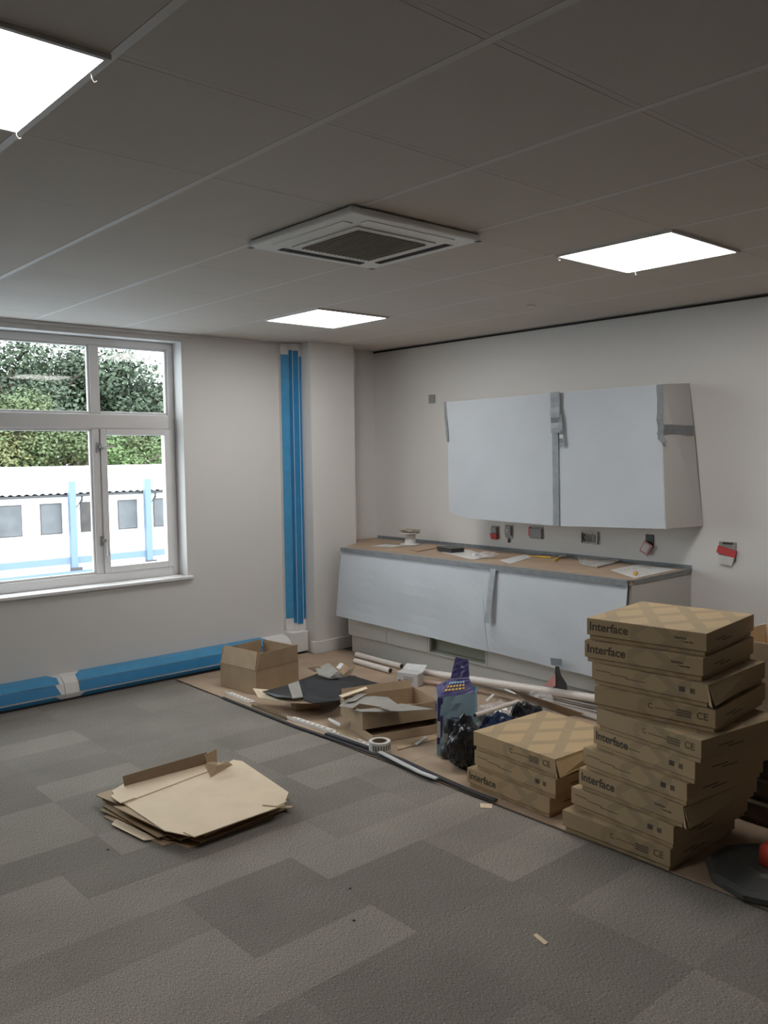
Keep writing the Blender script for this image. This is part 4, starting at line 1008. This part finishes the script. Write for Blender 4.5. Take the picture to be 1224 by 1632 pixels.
for k in range(-4, 6):
    x = post0+k*ps
    if x < -14 or x > 33: continue
    g = G().box((x-.13, D-.62, GZ+.0015), (x+.13, D-.40, .70)); bevel(g.go('steel_post', 'bluesteel', bld), .01)
    G().tube([(x+.55, D-.15, EZ-.14), (x+.55, D-.15, EZ-.30), (x+.24, D-.2, EZ-.62), (x+.24, D-.2, -3.1), (x+.24, D-.2, GZ+.01)], .05, 8).go('drainpipe', 'pipe', bld)
    bx('post_foot', (x-.2, D-.7, -3.0), (x+.25, D-.625, -2.7), 'pipe', bld)
zb = PY(0, 903, D-.5).z
bx('lower_rail', (-14, D-.50, zb-.16), (34, D-.36, zb+.10), 'bluesteel', bld)
bx('lower_rail', (-14, D-.75, zb-.62), (34, D-.63, zb-.42), 'bluesteel', bld)
# retaining kerb / pale apron in front
o = bx('apron_slab', (-20, D-7, GZ+.0005), (40, D-.8, GZ+.12), 'ground', None); struct(o); o.name = 'trim_3'

def tree(label, x, y, base, r, hgt, m, seed, nleaf=7000, cat='tree', blobs=9):
    rnd = random.Random(seed); t = thing('tree', label, cat, (x, y, base), 0, 'trees beyond the building')
    th = hgt*.45
    g = G().tube([(0, 0, 0), (.1*r*.2, 0, th*.5), (0, .1, th), (.1, 0, hgt*.8)], [.35, .28, .2, .08], 8)
    for k in range(6):
        a = rnd.random()*2*PI; z0 = hgt*(.35+.3*rnd.random()); g.tube([(0, 0, z0), (math.cos(a)*r*.4, math.sin(a)*r*.4, z0+hgt*.15), (math.cos(a)*r*.75, math.sin(a)*r*.75, z0+hgt*.22)], [.14, .09, .04], 6)
    g.go('trunk', 'bark', t, local=True)
    B = [(Vector((rnd.uniform(-.6, .6)*r, rnd.uniform(-.5, .5)*r, hgt*(.35+.55*rnd.random()))), r*rnd.uniform(.3, .52)) for _ in range(blobs)]
    V = []; Fs = []
    for _ in range(int(nleaf*1.5)):
        c, br = rnd.choice(B); d = Vector((rnd.gauss(0, 1), rnd.gauss(0, 1), rnd.gauss(0, 1))).normalized()
        p = c+d*br*(rnd.random()**.45); s = rnd.uniform(.08, .19) if m == 'leafd' else rnd.uniform(.05, .13)
        u = Vector((rnd.gauss(0, 1), rnd.gauss(0, 1), rnd.gauss(0, .6))).normalized(); v_ = u.cross(d+Vector((.01, .02, .3))).normalized()
        k = len(V); V += [p-u*s, p+v_*s*.6, p+u*s, p-v_*s*.6]; Fs.append((k, k+1, k+2, k+3))
    me = bpy.data.meshes.new('foliage'); me.from_pydata([tuple(q_) for q_ in V], [], Fs); me.materials.append(MT[m])
    o = bpy.data.objects.new('foliage', me); COL.objects.link(o); o.parent = t; o['kind'] = 'stuff'; return t
def tr_at(px, py_top, yy, r, m, label, seed, n=5200, blobs=9):
    p = PY(px, py_top, yy); tree(label, p.x, yy, GZ, r, max(p.z-GZ, 2), m, seed, n, blobs=blobs)
tr_at(10, 512, 44, 4.6, 'leafd', 'tall dark green tree at left edge of window view', 1, 9000, 14)
tr_at(70, 505, 46, 4.6, 'leafd', 'tall dark tree left of the upper glazing bar, gaps of sky', 2, 9000, 12)
tr_at(122, 530, 47, 3.4, 'leafd', 'dark tree directly behind the window mullion', 3, 6500, 10)
tr_at(195, 560, 45, 4.2, 'leafd', 'rounded dark green tree seen through right top pane', 4, 8500, 14)
tr_at(252, 622, 46, 2.6, 'leafd', 'small dark tree at right edge of window view', 5, 4500, 8)
tr_at(20, 610, 40, 3.2, 'leafm', 'mid green bushy tree at lower left of window view', 6, 7000, 12)
tr_at(65, 665, 38.5, 2.8, 'leafm', 'mid green shrub just above the white roof, left pane', 7, 5500, 10)
tr_at(120, 690, 38, 2.2, 'leafy', 'yellow green shrub above the roof near the mullion', 8, 5000, 9)
tr_at(30, 640, 39, 2.0, 'leafy', 'yellow tinged bush at far left behind the roof', 9, 4000, 8)
tr_at(205, 690, 38, 2.8, 'leafb', 'bright green bush above the roof in right pane', 10, 6500, 10)
tr_at(180, 670, 41, 2.8, 'leafm', 'mid green tree behind the bright green bush', 11, 5500, 9)
tr_at(255, 680, 40, 2.6, 'leafm', 'mid green tree right of the bright green bush', 12, 4500, 9)
tr_at(-60, 560, 44, 4.5, 'leafd', 'dark tree beyond left edge of the window view', 13, 6000, 10)
tr_at(320, 640, 45, 3.5, 'leafd', 'dark tree beyond right edge of the window view', 14, 4500, 9)
for o in bpy.data.objects:
    if o.get('label') == 'x': del o['label']
